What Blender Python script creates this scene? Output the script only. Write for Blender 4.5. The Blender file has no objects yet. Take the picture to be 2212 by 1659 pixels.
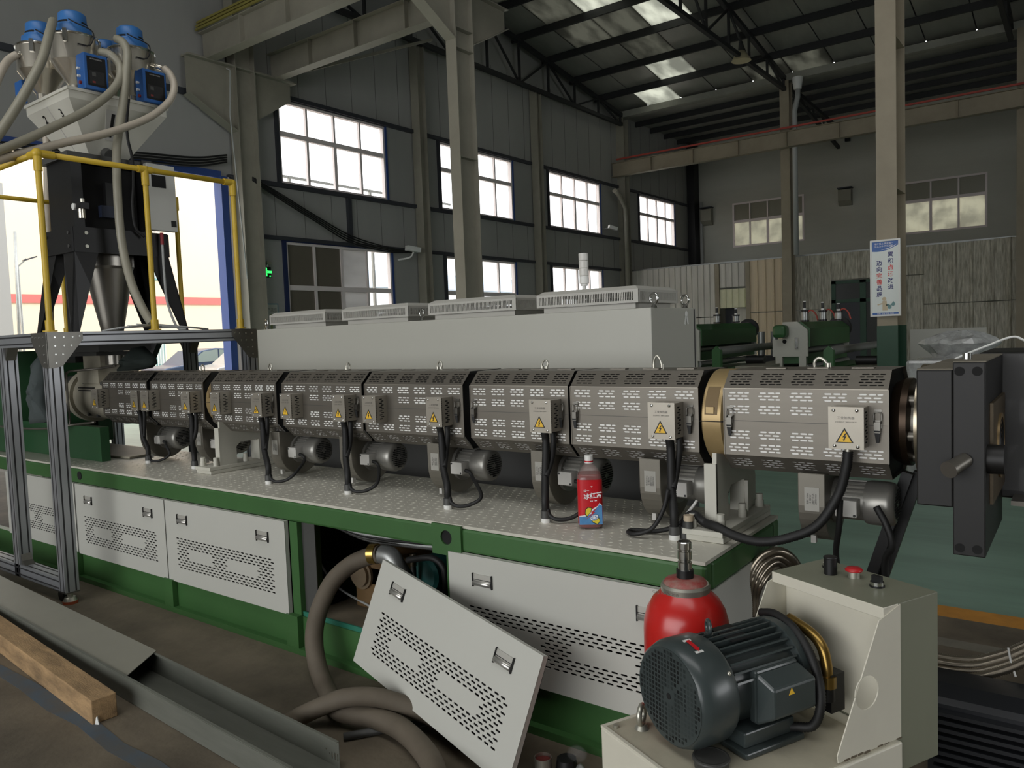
import bpy, bmesh, math, random
from mathutils import Vector, Matrix, Euler
from mathutils.geometry import delaunay_2d_cdt
random.seed(7)
SC = bpy.context.scene
COL = SC.collection
PI = math.pi
# ------------------------------------------------------------------ camera
EYE = Vector((0, 0, 1.5))
YAW, PITCH, ROLL, FPX = -0.642276059, 0.0621910977, -0.0373141062, 1674.28
FW = Vector((math.sin(YAW)*math.cos(PITCH), math.cos(YAW)*math.cos(PITCH), -math.sin(PITCH)))
_r0 = Vector((math.cos(YAW), -math.sin(YAW), 0)); _u0 = _r0.cross(FW)
RT = _r0*math.cos(ROLL) + _u0*math.sin(ROLL)
UP = -_r0*math.sin(ROLL) + _u0*math.cos(ROLL)
cam = bpy.data.cameras.new('camera'); cam_o = bpy.data.objects.new('camera', cam); COL.objects.link(cam_o)
M = Matrix((RT, UP, -FW)).transposed().to_4x4(); M.translation = EYE
cam_o.matrix_world = M
cam.sensor_fit = 'HORIZONTAL'; cam.sensor_width = 36; cam.lens = FPX/2212*36
cam.clip_start = .05; cam.clip_end = 300
SC.camera = cam_o
def at(px, py, ax, v):
    """world point where the sight line of photo pixel (px,py) meets the plane ax=v"""
    d = FW + RT*((px-1106)/FPX) - UP*((py-829.5)/FPX)
    i = 'xyz'.index(ax)
    return EYE + d*((v-EYE[i])/d[i])
# ------------------------------------------------------------------ world and light
W = bpy.data.worlds.new('overcast_sky'); SC.world = W; W.use_nodes = True
wn = W.node_tree.nodes; wl = W.node_tree.links
bg = wn['Background']
tc = wn.new('ShaderNodeTexCoord'); sep = wn.new('ShaderNodeSeparateXYZ'); rmp = wn.new('ShaderNodeValToRGB')
wl.new(tc.outputs['Generated'], sep.inputs[0]); wl.new(sep.outputs['Z'], rmp.inputs['Fac']); wl.new(rmp.outputs['Color'], bg.inputs['Color'])
rmp.color_ramp.elements[0].color = (.93, .95, .97, 1); rmp.color_ramp.elements[1].color = (1, 1, 1, 1)
bg.inputs['Strength'].default_value = 3.6
def area(name, loc, target, sx, sy, power, color=(1, 1, 1)):
    l = bpy.data.lights.new(name, 'AREA'); l.shape = 'RECTANGLE'; l.size = sx; l.size_y = sy; l.energy = power; l.color = color
    o = bpy.data.objects.new(name, l); COL.objects.link(o); o.location = loc
    o.rotation_euler = (Vector(target)-Vector(loc)).to_track_quat('-Z', 'Y').to_euler()
    return o
# daylight from the big open gate behind the photographer, and roof lights over the near bay
area('gate_daylight', (-3.5, -7.5, 3.4), (-3.0, 3, 1.2), 9, 4.6, 140, (1, .975, .92))
area('roof_light', (-1.0, -1.0, 10.2), (-1.6, 3.0, 0), 11, 3, 285, (1, 1, .99))
area('fill_right', (13.5, 6, 3.6), (-2, 7, 1.2), 8, 4.5, 215, (.97, .99, 1))  # added fill from the right to brighten the left wall
SC.view_settings.view_transform = 'Standard'; SC.view_settings.look = 'None'
SC.view_settings.exposure = -0.06; SC.view_settings.gamma = 1.0; SC.view_settings.use_curve_mapping = False
SC.cycles.use_denoising = True
SC.cycles.max_bounces = 6; SC.cycles.diffuse_bounces = 4; SC.cycles.glossy_bounces = 3; SC.cycles.transmission_bounces = 6; SC.cycles.transparent_max_bounces = 12
SC.cycles.caustics_reflective = False; SC.cycles.caustics_refractive = False
SC.cycles.sample_clamp_indirect = 4
# ------------------------------------------------------------------ materials
def lin(r, g, b):
    f = lambda c: (c/255/12.92) if c/255 <= .04045 else ((c/255+.055)/1.055)**2.4
    return (f(r), f(g), f(b), 1)
MATS = {}
def mat(name, rgb, rough=.5, metal=0., noise=0., scale=6., dark=.6, bump=0., bscale=40., stretch=None, spec=.5, coat=0, light=None):
    """principled material; noise mixes the colour with a darker (or 'light') one in object space"""
    m = bpy.data.materials.new(name); m.use_nodes = True
    nt = m.node_tree; n = nt.nodes; l = nt.links; p = n['Principled BSDF']
    c = lin(*rgb)
    p.inputs['Base Color'].default_value = c; p.inputs['Roughness'].default_value = rough; p.inputs['Metallic'].default_value = metal
    p.inputs['Specular IOR Level'].default_value = spec
    if coat: p.inputs['Coat Weight'].default_value = coat; p.inputs['Coat Roughness'].default_value = .15
    if noise or bump:
        t = n.new('ShaderNodeTexCoord'); mp = n.new('ShaderNodeMapping'); l.new(t.outputs['Object'], mp.inputs['Vector'])
        if stretch: mp.inputs['Scale'].default_value = stretch
    if noise:
        tx = n.new('ShaderNodeTexNoise'); tx.inputs['Scale'].default_value = scale; tx.inputs['Detail'].default_value = 6; tx.inputs['Roughness'].default_value = .65
        l.new(mp.outputs[0], tx.inputs['Vector'])
        r = n.new('ShaderNodeValToRGB'); r.color_ramp.elements[0].position = .38; r.color_ramp.elements[1].position = .68
        l.new(tx.outputs['Fac'], r.inputs['Fac'])
        mx = n.new('ShaderNodeMix'); mx.data_type = 'RGBA'
        mx.inputs['A'].default_value = c
        d = lin(*light) if light else tuple(v*dark for v in c[:3])+(1,)
        mx.inputs['B'].default_value = d
        mu = n.new('ShaderNodeMath'); mu.operation = 'MULTIPLY'; mu.inputs[1].default_value = noise
        l.new(r.outputs['Color'], mu.inputs[0]); l.new(mu.outputs[0], mx.inputs['Factor']); l.new(mx.outputs['Result'], p.inputs['Base Color'])
    if bump:
        tb = n.new('ShaderNodeTexNoise'); tb.inputs['Scale'].default_value = bscale; tb.inputs['Detail'].default_value = 3
        l.new(mp.outputs[0], tb.inputs['Vector'])
        b = n.new('ShaderNodeBump'); b.inputs['Strength'].default_value = bump; b.inputs['Distance'].default_value = .01
        l.new(tb.outputs['Fac'], b.inputs['Height']); l.new(b.outputs[0], p.inputs['Normal'])
    MATS[name] = m
    return m
def emit(name, rgb, s):
    m = bpy.data.materials.new(name); m.use_nodes = True; p = m.node_tree.nodes['Principled BSDF']
    p.inputs['Base Color'].default_value = lin(*rgb); p.inputs['Emission Color'].default_value = lin(*rgb); p.inputs['Emission Strength'].default_value = s
    return m
def glassy(name, rgb, alpha, rough=.05):
    """thin clear sheet: part see-through, part glossy coat"""
    m = bpy.data.materials.new(name); m.use_nodes = True; nt = m.node_tree; n = nt.nodes; l = nt.links
    p = n['Principled BSDF']; p.inputs['Base Color'].default_value = lin(*rgb); p.inputs['Roughness'].default_value = rough
    tr = n.new('ShaderNodeBsdfTransparent'); mx = n.new('ShaderNodeMixShader'); mx.inputs[0].default_value = alpha
    l.new(tr.outputs[0], mx.inputs[1]); l.new(p.outputs[0], mx.inputs[2]); l.new(mx.outputs[0], n['Material Output'].inputs['Surface'])
    return m
def translucent(name, rgb, mixf=.6, noise=.5, scale=2.):
    m = bpy.data.materials.new(name); m.use_nodes = True; nt = m.node_tree; n = nt.nodes; l = nt.links
    p = n['Principled BSDF']; p.inputs['Roughness'].default_value = .6
    t = n.new('ShaderNodeTexCoord'); mp = n.new('ShaderNodeMapping'); mp.inputs['Scale'].default_value = (1, .35, 1); l.new(t.outputs['Object'], mp.inputs[0])
    tx = n.new('ShaderNodeTexNoise'); tx.inputs['Scale'].default_value = scale; tx.inputs['Detail'].default_value = 5; l.new(mp.outputs[0], tx.inputs['Vector'])
    mx = n.new('ShaderNodeMix'); mx.data_type = 'RGBA'; c = lin(*rgb); mx.inputs['A'].default_value = c; mx.inputs['B'].default_value = tuple(v*(1-noise) for v in c[:3])+(1,)
    r = n.new('ShaderNodeValToRGB'); r.color_ramp.elements[0].position = .4; r.color_ramp.elements[1].position = .62
    l.new(tx.outputs['Fac'], r.inputs[0]); l.new(r.outputs[0], mx.inputs['Factor'])
    tr = n.new('ShaderNodeBsdfTranslucent'); l.new(mx.outputs['Result'], tr.inputs['Color']); l.new(mx.outputs['Result'], p.inputs['Base Color'])
    ms = n.new('ShaderNodeMixShader'); ms.inputs[0].default_value = mixf
    l.new(p.outputs[0], ms.inputs[1]); l.new(tr.outputs[0], ms.inputs[2]); l.new(ms.outputs[0], n['Material Output'].inputs['Surface'])
    return m
# ------------------------------------------------------------------ mesh builder
ORG = {}
def V(*a): return Vector(a)
def catmull(pts, k=8):
    P = [Vector(p) for p in pts]
    if len(P) < 3: return [P[0].lerp(P[-1], i/k) for i in range(k+1)]
    P = [P[0]*2-P[1]] + P + [P[-1]*2-P[-2]]
    out = []
    for i in range(1, len(P)-2):
        a, b, c, d = P[i-1:i+3]
        for j in range(k):
            t = j/k
            out.append(.5*((2*b)+(c-a)*t+(2*a-5*b+4*c-d)*t*t+(3*b-a-3*c+d)*t**3))
    out.append(P[-2])
    return out
def resample(P, step):
    L = [0]
    for a, b in zip(P, P[1:]): L.append(L[-1]+(b-a).length)
    n = max(2, int(L[-1]/step)); out = []; j = 0
    for i in range(n+1):
        s = L[-1]*i/n
        while j < len(L)-2 and L[j+1] < s: j += 1
        d = L[j+1]-L[j]
        out.append(P[j].lerp(P[j+1], (s-L[j])/d if d else 0))
    return out
def frame(axis):
    z = Vector(axis).normalized(); a = Vector((0, 0, 1)) if abs(z.z) < .9 else Vector((1, 0, 0))
    x = a.cross(z).normalized(); return x, z.cross(x), z
class MB:
    def __init__(s): s.v = []; s.f = []; s.m = []; s.s = []; s.mi = 0; s.T = None
    def _v(s, p):
        p = Vector(p); s.v.append(s.T @ p if s.T else p); return len(s.v)-1
    def face(s, idx, sm=False): s.f.append(idx); s.m.append(s.mi); s.s.append(sm)
    def poly(s, pts, sm=False): s.face([s._v(p) for p in pts], sm); return s
    def box(s, a, b):
        (x0, y0, z0), (x1, y1, z1) = [min(p, q) for p, q in zip(a, b)], [max(p, q) for p, q in zip(a, b)]
        i = [s._v(p) for p in ((x0,y0,z0),(x1,y0,z0),(x1,y1,z0),(x0,y1,z0),(x0,y0,z1),(x1,y0,z1),(x1,y1,z1),(x0,y1,z1))]
        for q in ((0,3,2,1),(4,5,6,7),(0,1,5,4),(1,2,6,5),(2,3,7,6),(3,0,4,7)): s.face([i[k] for k in q])
        return s
    def bar(s, p, q, w, h, up=(0,0,1)):
        """square bar from p to q, w across, h along up"""
        p, q = Vector(p), Vector(q); d = (q-p).normalized(); u = Vector(up)
        u = (u-d*u.dot(d)); u = u.normalized() if u.length > 1e-4 else frame(d)[0]; r = d.cross(u)
        i = []
        for c in (p, q):
            for a, b in ((-1,-1),(1,-1),(1,1),(-1,1)): i.append(s._v(c + r*(a*w/2) + u*(b*h/2)))
        for k in ((3,2,1,0),(4,5,6,7),(0,1,5,4),(1,2,6,5),(2,3,7,6),(3,0,4,7)): s.face([i[j] for j in k])
        return s
    def prism(s, pts, d, cap=True):
        d = Vector(d); pts = [Vector(p) for p in pts]; n = len(pts)
        a = [s._v(p) for p in pts]; b = [s._v(p+d) for p in pts]
        nn = sum(((pts[i]-pts[0]).cross(pts[(i+1) % n]-pts[0]) for i in range(n)), Vector())
        fl = nn.dot(d) > 0
        for i in range(n):
            q = [a[i], a[(i+1) % n], b[(i+1) % n], b[i]]; s.face(q if fl else q[::-1])
        if cap: s.face(a[::-1] if fl else a); s.face(b if fl else b[::-1])
        return s
    def cyl(s, p, q, r, r2=None, n=20, caps=(1, 1)):
        r2 = r if r2 is None else r2; p, q = Vector(p), Vector(q); x, y, z = frame(q-p)
        ring = lambda c, R: [s._v(c+(x*math.cos(2*PI*i/n)+y*math.sin(2*PI*i/n))*R) for i in range(n)]
        a, b = ring(p, r), ring(q, r2)
        for i in range(n): j = (i+1) % n; s.face([a[i], a[j], b[j], b[i]], True)
        if caps[0] and r > 0: s.face(ring(p, r)[::-1])
        if caps[1] and r2 > 0: s.face(ring(q, r2))
        return s
    def lathe(s, prof, base=(0,0,0), axis=(0,0,1), n=24, sharp=True):
        """profile of (radius, height); each segment its own ring so edges stay crisp unless sharp=False"""
        x, y, z = frame(axis); base = Vector(base)
        ring = lambda R, h: [s._v(base+z*h+(x*math.cos(2*PI*i/n)+y*math.sin(2*PI*i/n))*R) for i in range(n)]
        last = None
        for (r0, h0), (r1, h1) in zip(prof, prof[1:]):
            a = last if (last and not sharp) else ring(r0, h0); b = ring(r1, h1); last = b
            for i in range(n): j = (i+1) % n; s.face([a[i], a[j], b[j], b[i]], True)
        if prof[0][0] > 1e-5: s.face(ring(*prof[0])[::-1])
        if prof[-1][0] > 1e-5: s.face(ring(*prof[-1]))
        return s
    def ball(s, c, r, n=12, sc=(1,1,1)):
        c = Vector(c); rows = []
        for i in range(n//2+1):
            t = PI*i/(n//2); rows.append([s._v(c+Vector((math.sin(t)*math.cos(2*PI*j/n)*r*sc[0], math.sin(t)*math.sin(2*PI*j/n)*r*sc[1], math.cos(t)*r*sc[2]))) for j in range(n)])
        for a, b in zip(rows, rows[1:]):
            for j in range(n): k = (j+1) % n; s.face([a[j], b[j], b[k], a[k]], True)
        return s
    def tube(s, pts, r, n=10, k=8, straight=False, rib=None, ribd=.12, caps=True, step=None):
        P = [Vector(p) for p in pts] if straight else catmull(pts, k)
        if rib: P = resample(P, rib/2)
        elif step: P = resample(P, step)
        T = [(P[min(i+1, len(P)-1)]-P[max(i-1, 0)]).normalized() for i in range(len(P))]
        x, y, z = frame(T[0]); rings = []
        for i, (p, t) in enumerate(zip(P, T)):
            x = (x-t*x.dot(t)).normalized(); y = t.cross(x)
            R = r*(1-ribd*(i % 2)) if rib else r
            rings.append([s._v(p+(x*math.cos(2*PI*j/n)+y*math.sin(2*PI*j/n))*R) for j in range(n)])
        for a, b in zip(rings, rings[1:]):
            for j in range(n): q = (j+1) % n; s.face([a[j], a[q], b[q], b[j]], True)
        if caps: s.face(rings[0][::-1]); s.face(rings[-1])
        return s
    def torus(s, c, axis, R, r, n=20, m=8, a0=0, a1=2*PI):
        x, y, z = frame(axis); c = Vector(c); full = abs(a1-a0-2*PI) < 1e-6
        rings = []
        for i in range(n if full else n+1):
            t = a0+(a1-a0)*i/n; d = x*math.cos(t)+y*math.sin(t)
            rings.append([s._v(c+d*(R+r*math.cos(2*PI*j/m))+z*(r*math.sin(2*PI*j/m))) for j in range(m)])
        pairs = list(zip(rings, rings[1:]+([rings[0]] if full else [])))
        for a, b in pairs:
            for j in range(m): q = (j+1) % m; s.face([a[j], b[j], b[q], a[q]], True)
        return s
    def plate(s, out, holes, O, U, Vv, th):
        """flat sheet with real holes: 2D outline and holes mapped to O+u*U+v*Vv, thickness th behind (-normal)"""
        O, U, Vv = Vector(O), Vector(U), Vector(Vv); N = U.cross(Vv).normalized()
        ar = lambda L: sum(L[i][0]*L[(i+1) % len(L)][1]-L[(i+1) % len(L)][0]*L[i][1] for i in range(len(L)))
        out = list(out) if ar(out) > 0 else list(out)[::-1]; holes = [list(h) if ar(h) > 0 else list(h)[::-1] for h in holes]
        vs = [Vector(p) for p in out]; fs = [list(range(len(out)))]
        for h in holes:
            i = len(vs); vs += [Vector(p) for p in h]; fs.append(list(range(i, i+len(h))))
        rv, re, rf, ov, oe, of = delaunay_2d_cdt(vs, [], fs, 1, 1e-7)
        f3 = lambda p, d: O+U*p[0]+Vv*p[1]-N*d
        a = [s._v(f3(p, 0)) for p in rv]; b = [s._v(f3(p, th)) for p in rv] if th else None
        for f, o in zip(rf, of):
            if any(k > 0 for k in o) or not o: continue
            A, B, C_ = [rv[k] for k in f[:3]]
            if (B-A).cross(C_-A) < 0: f = f[::-1]
            s.face([a[k] for k in f])
            if th: s.face([b[k] for k in reversed(f)])
        if th:
            for li, loop in enumerate([out]+list(holes)):
                n = len(loop); area2 = sum(loop[i][0]*loop[(i+1) % n][1]-loop[(i+1) % n][0]*loop[i][1] for i in range(n))
                ccw = area2 > 0
                A = [s._v(f3(p, 0)) for p in loop]; B = [s._v(f3(p, th)) for p in loop]
                for i in range(n):
                    j = (i+1) % n; q = [A[i], B[i], B[j], A[j]]
                    s.face(q if (ccw == (li == 0)) else q[::-1])
        return s
    def build(s, name, m, parent=None, origin=None, bev=0, label=None, kind=None, cat=None, group=None):
        if parent is not None and parent.name in ORG: org = ORG[parent.name]
        elif origin is not None: org = Vector(origin)
        else:
            xs = [[p[i] for p in s.v] for i in range(3)]
            org = Vector(((min(xs[0])+max(xs[0]))/2, (min(xs[1])+max(xs[1]))/2, min(xs[2])))
        me = bpy.data.meshes.new(name); me.from_pydata([tuple(p-org) for p in s.v], [], s.f)
        for mm in (m if isinstance(m, (list, tuple)) else [m]): me.materials.append(mm)
        me.polygons.foreach_set('material_index', s.m); me.polygons.foreach_set('use_smooth', s.s); me.update()
        o = bpy.data.objects.new(name, me); COL.objects.link(o)
        if parent is not None: o.parent = parent
        else: o.location = org
        ORG[o.name] = org
        if bev:
            b = o.modifiers.new('bevel', 'BEVEL'); b.width = bev; b.segments = 2; b.limit_method = 'ANGLE'
        for k, v in (('label', label), ('kind', kind), ('category', cat), ('group', group)):
            if v: o[k] = v
        return o
def thing(name, label, cat, loc=(0,0,0), group=None, rz=0, local=False):
    o = bpy.data.objects.new(name, None); COL.objects.link(o); o.location = loc; o.rotation_euler = (0, 0, rz); o.empty_display_size = .1
    o['label'] = label; o['category'] = cat
    if group: o['group'] = group
    ORG[o.name] = Vector((0,0,0)) if local else Vector(loc)
    return o
def copy_tree(o, parent=None):
    c = o.copy(); COL.objects.link(c)
    if parent is not None: c.parent = parent
    for ch in list(o.children): copy_tree(ch, c)
    return c
def stadium(cu, cv, L, h, n=3):
    r = h/2; P = []
    for i in range(n+1): t = -PI/2+PI*i/n; P.append((cu+L/2-r+r*math.cos(t), cv+r*math.sin(t)))
    for i in range(n+1): t = PI/2+PI*i/n; P.append((cu-L/2+r+r*math.cos(t), cv+r*math.sin(t)))
    return P
def rect(u0, v0, u1, v1): return [(u0, v0), (u1, v0), (u1, v1), (u0, v1)]
def circ(cu, cv, r, n=16): return [(cu+r*math.cos(2*PI*i/n), cv+r*math.sin(2*PI*i/n)) for i in range(n)]
def text(body, size, O, U, Vv, m, parent, name='lettering', align='CENTER', bold=0):
    """flat lettering lying on the plane O,U,V; U/V are the right and up directions"""
    cu = bpy.data.curves.new(name, 'FONT'); cu.body = body; cu.size = size; cu.align_x = align; cu.align_y = 'CENTER'; cu.offset = bold
    cu.resolution_u = 2
    tmp = bpy.data.objects.new('tmp', cu); COL.objects.link(tmp)
    dg = bpy.context.evaluated_depsgraph_get(); me = bpy.data.meshes.new_from_object(tmp.evaluated_get(dg))
    bpy.data.objects.remove(tmp); bpy.data.curves.remove(cu)
    U, Vv = Vector(U).normalized(), Vector(Vv).normalized(); N = U.cross(Vv)
    Mx = Matrix((U, Vv, N)).transposed().to_4x4(); Mx.translation = Vector(O)-ORG[parent.name]
    me.transform(Mx); me.materials.clear(); me.materials.append(m); me.name = name
    o = bpy.data.objects.new(name, me); COL.objects.link(o); o.parent = parent; ORG[o.name] = ORG[parent.name]
    return o
# ------------------------------------------------------------------ shared materials
m_wall = mat('grey_sheet_wall', (166, 166, 162), .55, noise=.5, scale=.6, dark=.78, stretch=(1, 1, .4))
m_wallback = mat('back_plaster', (188, 188, 176), .7, noise=.6, scale=.35, dark=.74, stretch=(.4, 1, 1.6))
m_steel = mat('grey_painted_steel', (158, 154, 140), .5, noise=.6, scale=1.2, dark=.72)
m_darksteel = mat('dark_roof_steel', (44, 45, 46), .6, noise=.4, scale=2, dark=.6)
m_col = mat('dusty_column_paint', (158, 148, 128), .6, noise=.6, scale=1.6, dark=.74)
m_roofpanel = mat('dull_roof_panel', (168, 168, 160), .38, .3, noise=.7, scale=.9, dark=.6, stretch=(1, .3, 1))
m_sky_a = translucent('bright_skylight_sheet', (204, 205, 196), .78, .5, 1.4)
m_sky_b = translucent('dirty_skylight_sheet', (134, 134, 126), .65, .6, 1.6)
m_girt = mat('dark_girt', (58, 60, 66), .55)
m_bluetrim = mat('blue_trim', (52, 78, 140), .5)
m_navy = mat('navy_window_trim', (34, 46, 84), .5)
m_upvc = mat('window_frame_plastic', (232, 222, 220), .45)
m_glass = glassy('clear_window_glass', (235, 240, 245), .08)
m_film = mat('brown_window_film', (110, 104, 92), .35, noise=.5, scale=1.5, dark=.85)
m_frost = translucent('frosted_window_pane', (205, 205, 205), .45, .3, 1.)
m_backpane = translucent('dusty_back_pane', (224, 222, 208), .42, .25, 1.5)
m_backgrey = mat('grey_back_pane', (140, 138, 122), .3)
m_black = mat('black_plastic', (16, 16, 17), .45)
m_rubber = mat('black_rubber', (22, 22, 22), .6)
m_chrome = mat('bright_chrome', (215, 215, 212), .16, 1.)
m_galv = mat('galvanised_metal', (168, 170, 168), .42, .75, noise=.5, scale=9, dark=.75)
m_white = mat('white_plastic', (226, 226, 222), .45)
m_zinc = mat('zinc_bolt', (190, 188, 176), .35, .8)
XL, YB = -15.7, 36.2
# ------------------------------------------------------------------ floor
m_dust = mat('brown_dusty_concrete', (112, 102, 86), .72, noise=.95, scale=1.6, dark=.42, bump=.2, bscale=30)
m_green = mat('green_floor_paint', (122, 150, 134), .42, noise=.8, scale=1.4, dark=.66, stretch=(.5, 2.5, 1))
m_orange = mat('orange_floor_line', (186, 130, 54), .6, noise=.6, scale=9, dark=.6)
m_bluefloor = mat('worn_blue_paint', (74, 88, 100), .7, noise=.95, scale=5, dark=.6, light=(88, 82, 72))
m_edge = mat('pale_floor_strip', (118, 114, 102), .7, noise=.5, scale=8)
mb = MB()
X0, X1 = XL, 14.
for k, (y0, y1) in enumerate(((-8, 3.96), (3.96, 4.06), (4.06, 4.36), (4.36, 4.53), (4.53, YB))):
    mb.mi = (0, 3, 0, 2, 1)[k]
    mb.poly(((X0, y0, 0), (X1, y0, 0), (X1, y1, 0), (X0, y1, 0)))
mb.mi = 0
for q in (((X0, -8), (X1, -8)), ((X1, -8), (X1, YB)), ((X1, YB), (X0, YB)), ((X0, YB), (X0, -8))):
    (a, b), (c, d) = q; mb.poly(((a, b, -.15), (c, d, -.15), (c, d, 0), (a, b, 0)))
fl = mb.build('floor', [m_dust, m_green, m_orange, m_edge], origin=(0, 0, 0), kind='structure', label='dusty brown and green painted concrete hall floor')
mb = MB()
pts = [(-4.3, 1.40), (-3.855, 1.395), (-3.5, 1.385), (-3.254, 1.372), (-2.95, 1.362), (-2.714, 1.352), (-2.3, 1.34)]
L = [(x, y+.035+.012*math.sin(9*x)) for x, y in pts]; R = [(x, y-.035+.012*math.sin(13*x)) for x, y in reversed(pts)]
mb.prism([(x, y, .0005) for x, y in L+R], (0, 0, .001)).build('floor_marking', m_bluefloor, fl, label='worn blue painted line')
# ------------------------------------------------------------------ gable wall with the windows and the gate
ZV, ZR = 10.5, 11.82
wins = []   # y0,y1,z0,z1
UPW = [(11.97, 15.5), (17.75, 21.4), (23.6, 27.25), (30.6, 34.15)]
for a, b in UPW: wins.append((a, b, 5.38, 7.38))
LOW = [(12.0, 15.55), (17.85, 21.4), (23.65, 27.25), (30.6, 34.15)]
for a, b in LOW[:3]: wins.append((a, b, 1.35, 3.98))
gate = (3.4, 10.28, 0.02, 5.25)
mb = MB()
out = [(-8, 0), (YB, 0), (YB, 10.45), (28.9, ZV), (19.9, ZR), (10.9, ZV), (1.9, ZR), (-8, 10.4)]
mb.plate(out, [rect(a, c, b, d) for a, b, c, d in wins+[gate]], (XL, 0, 0), (0, 1, 0), (0, 0, 1), .16)
wl_ = mb.build('wall_left', m_wall, origin=(XL, 10, 0), kind='structure', label='grey sheet metal gable wall with two rows of windows')
# vertical joints of the wall sheets
mb = MB()
for i in range(30):
    y = 10.9+i*.87
    if y > YB-.2: break
    for z0, z1 in ((7.46, 10.3), (4.1, 5.25)): mb.box((XL, y-.006, z0), (XL+.006, y+.006, z1))
mb.build('sheet_joints', mat('wall_joint_grey', (112, 112, 108), .6), wl_, kind='stuff')
def girt(y0, y1, z, name='girt', h=.1, m=None, d=.1):
    MB().box((XL+.001, y0, z-h/2), (XL+d, y1, z+h/2)).build(name, m or m_girt, wl_)
COLY = [10.9, 16.7, 22.65, 28.9]
for a, b in ((10.3, 16.6), (16.8, 22.5), (22.8, 28.7), (29.1, 36)):
    girt(a+.2, b, 5.32); girt(a+.2, b, 7.45); girt(a+.2, b, 4.05, h=.09)
girt(3.3, 10.3, 5.33, h=.16, m=m_bluetrim); girt(-7, 10.5, 7.0, h=.12)
MB().box((XL-.165, 10.272, 0), (XL+.12, 10.44, 5.3)).build('gate_jamb', m_bluetrim, wl_)
MB().box((XL+.001, 10.46, 0), (XL+.1, 10.56, 5.3)).build('gate_jamb', m_upvc, wl_)
MB().box((XL+.001, 14.0, 4.1), (XL+.1, 14.12, 5.27)).build('stud', m_girt, wl_)
m_red = mat('red_white_post_red', (190, 70, 60), .6)
MB().box((XL+.13, 10.3, .0), (XL+.17, 10.42, .95)).build('jamb_stripe', m_red, wl_, label='red painted foot of the gate jamb')
def window(n, x, y0, y1, z0, z1, cols, tr, panes, axis='x', blue=True, fr=.06):
    """cols panes across, transom at fraction tr from the top"""
    if axis == 'x': P = lambda u, d, z: (x+d, u, z)
    else: P = lambda u, d, z: (u, x-d, z)
    mb = MB(); bx = lambda u0, u1, za, zb, d0, d1: mb.box(P(u0, d0, za), P(u1, d1, zb))
    bx(y0, y1, z1-fr, z1, -.1, .02); bx(y0, y1, z0, z0+fr, -.1, .02); bx(y0, y0+fr, z0+fr, z1-fr, -.1, .02); bx(y1-fr, y1, z0+fr, z1-fr, -.1, .02)
    w = mb.build('window_%d' % n, m_upvc, origin=P((y0+y1)/2, 0, z0), kind='structure')
    zt = z1-(z1-z0)*tr
    m2 = MB(); bx = lambda u0, u1, za, zb, d0, d1: m2.box(P(u0, d0, za), P(u1, d1, zb))
    bx(y0+fr, y1-fr, zt-.06, zt+.06, -.09, .01); m2.build('transom', m_upvc, w)
    step = (y1-y0)/cols
    for i in range(1, cols):
        m2 = MB(); u = y0+i*step; k = .05 if i == cols//2 else .035
        m2.box(P(u-.03, -.08, zt+.06), P(u+.03, 0, z1-fr)); m2.box(P(u-k, -.08, z0+fr), P(u+k, 0, zt-.06)); m2.build('mullion', m_upvc, w)
    for i in range(cols):
        for r, (za, zb) in enumerate(((zt+.06, z1-fr), (z0+fr, zt-.06))):
            m2 = MB(); u0, u1 = y0+i*step+.03, y0+(i+1)*step-.03
            m2.box(P(u0, -.05, za), P(u1, -.044, zb)); m2.build('pane', panes(i, r), w)
    if blue:
        m2 = MB(); bx = lambda u0, u1, za, zb, d0, d1: m2.box(P(u0, d0, za), P(u1, d1, zb))
        bx(y0-.1, y0, z0-.1, z1+.1, .002, .06); bx(y0, y1, z1, z1+.08, .002, .06); bx(y0-.1, y1+.1, z0-.09, z0, .002, .08)
        m2.build('surround', m_navy if n == 5 else m_girt, w)
        m2 = MB(); m2.box(P(y1, .002, z0), P(y1+.07, .04, z1+.05)); m2.build('side_trim', m_bluetrim, w)
    return w
for i, (a, b) in enumerate(UPW): window(i+1, XL, a, b, 5.38, 7.38, 4, .40, lambda c, r: m_glass)
window(5, XL, *LOW[0], 1.35, 3.98, 4, .42, lambda c, r: m_film if c < 2 else (m_frost if c == 2 else m_glass))
for i in (1, 2): window(5+i, XL, *LOW[i], 1.35, 3.98, 4, .42, lambda c, r: m_glass)
# ------------------------------------------------------------------ back wall
mb = MB()
mb.plate([(XL, 0), (14, 0), (14, 10.45), (XL, 10.45)], [rect(-13.65, 5.28, -10.35, 7.35), rect(-7.3, 5.1, -3.3, 7.25)], (0, YB, 0), (1, 0, 0), (0, 0, 1), .2)
wb = mb.build('wall_back', m_wallback, origin=(-1, YB, 0), kind='structure', label='grubby grey back wall of the hall')
bp = lambda c, r: m_backgrey if r == 0 else m_backpane
window(8, YB, -13.65, -10.35, 5.28, 7.35, 4, .42, bp, 'y', False, .08)
window(9, YB, -7.3, -3.3, 5.1, 7.25, 4, .38, bp, 'y', False, .08)
# ------------------------------------------------------------------ the sides of the hall behind and beside the photographer
mb = MB(); mb.plate([(XL, 0), (14, 0), (14, 10.45), (XL, 10.45)], [rect(-9, .02, 3, 5.2)], (0, -8, 0), (1, 0, 0), (0, 0, 1), -.16)
mb.build('wall_front', m_wall, origin=(-1, -8, 0), kind='structure')
mb = MB(); mb.plate([(-8, 0), (YB, 0), (YB, ZR), (-8, ZR)], [rect(2, 1.5, 10, 4.5)], (14, 0, 0), (0, 1, 0), (0, 0, 1), -.16)
mb.build('wall_right', m_wall, origin=(14, 14, 0), kind='structure')
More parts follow.
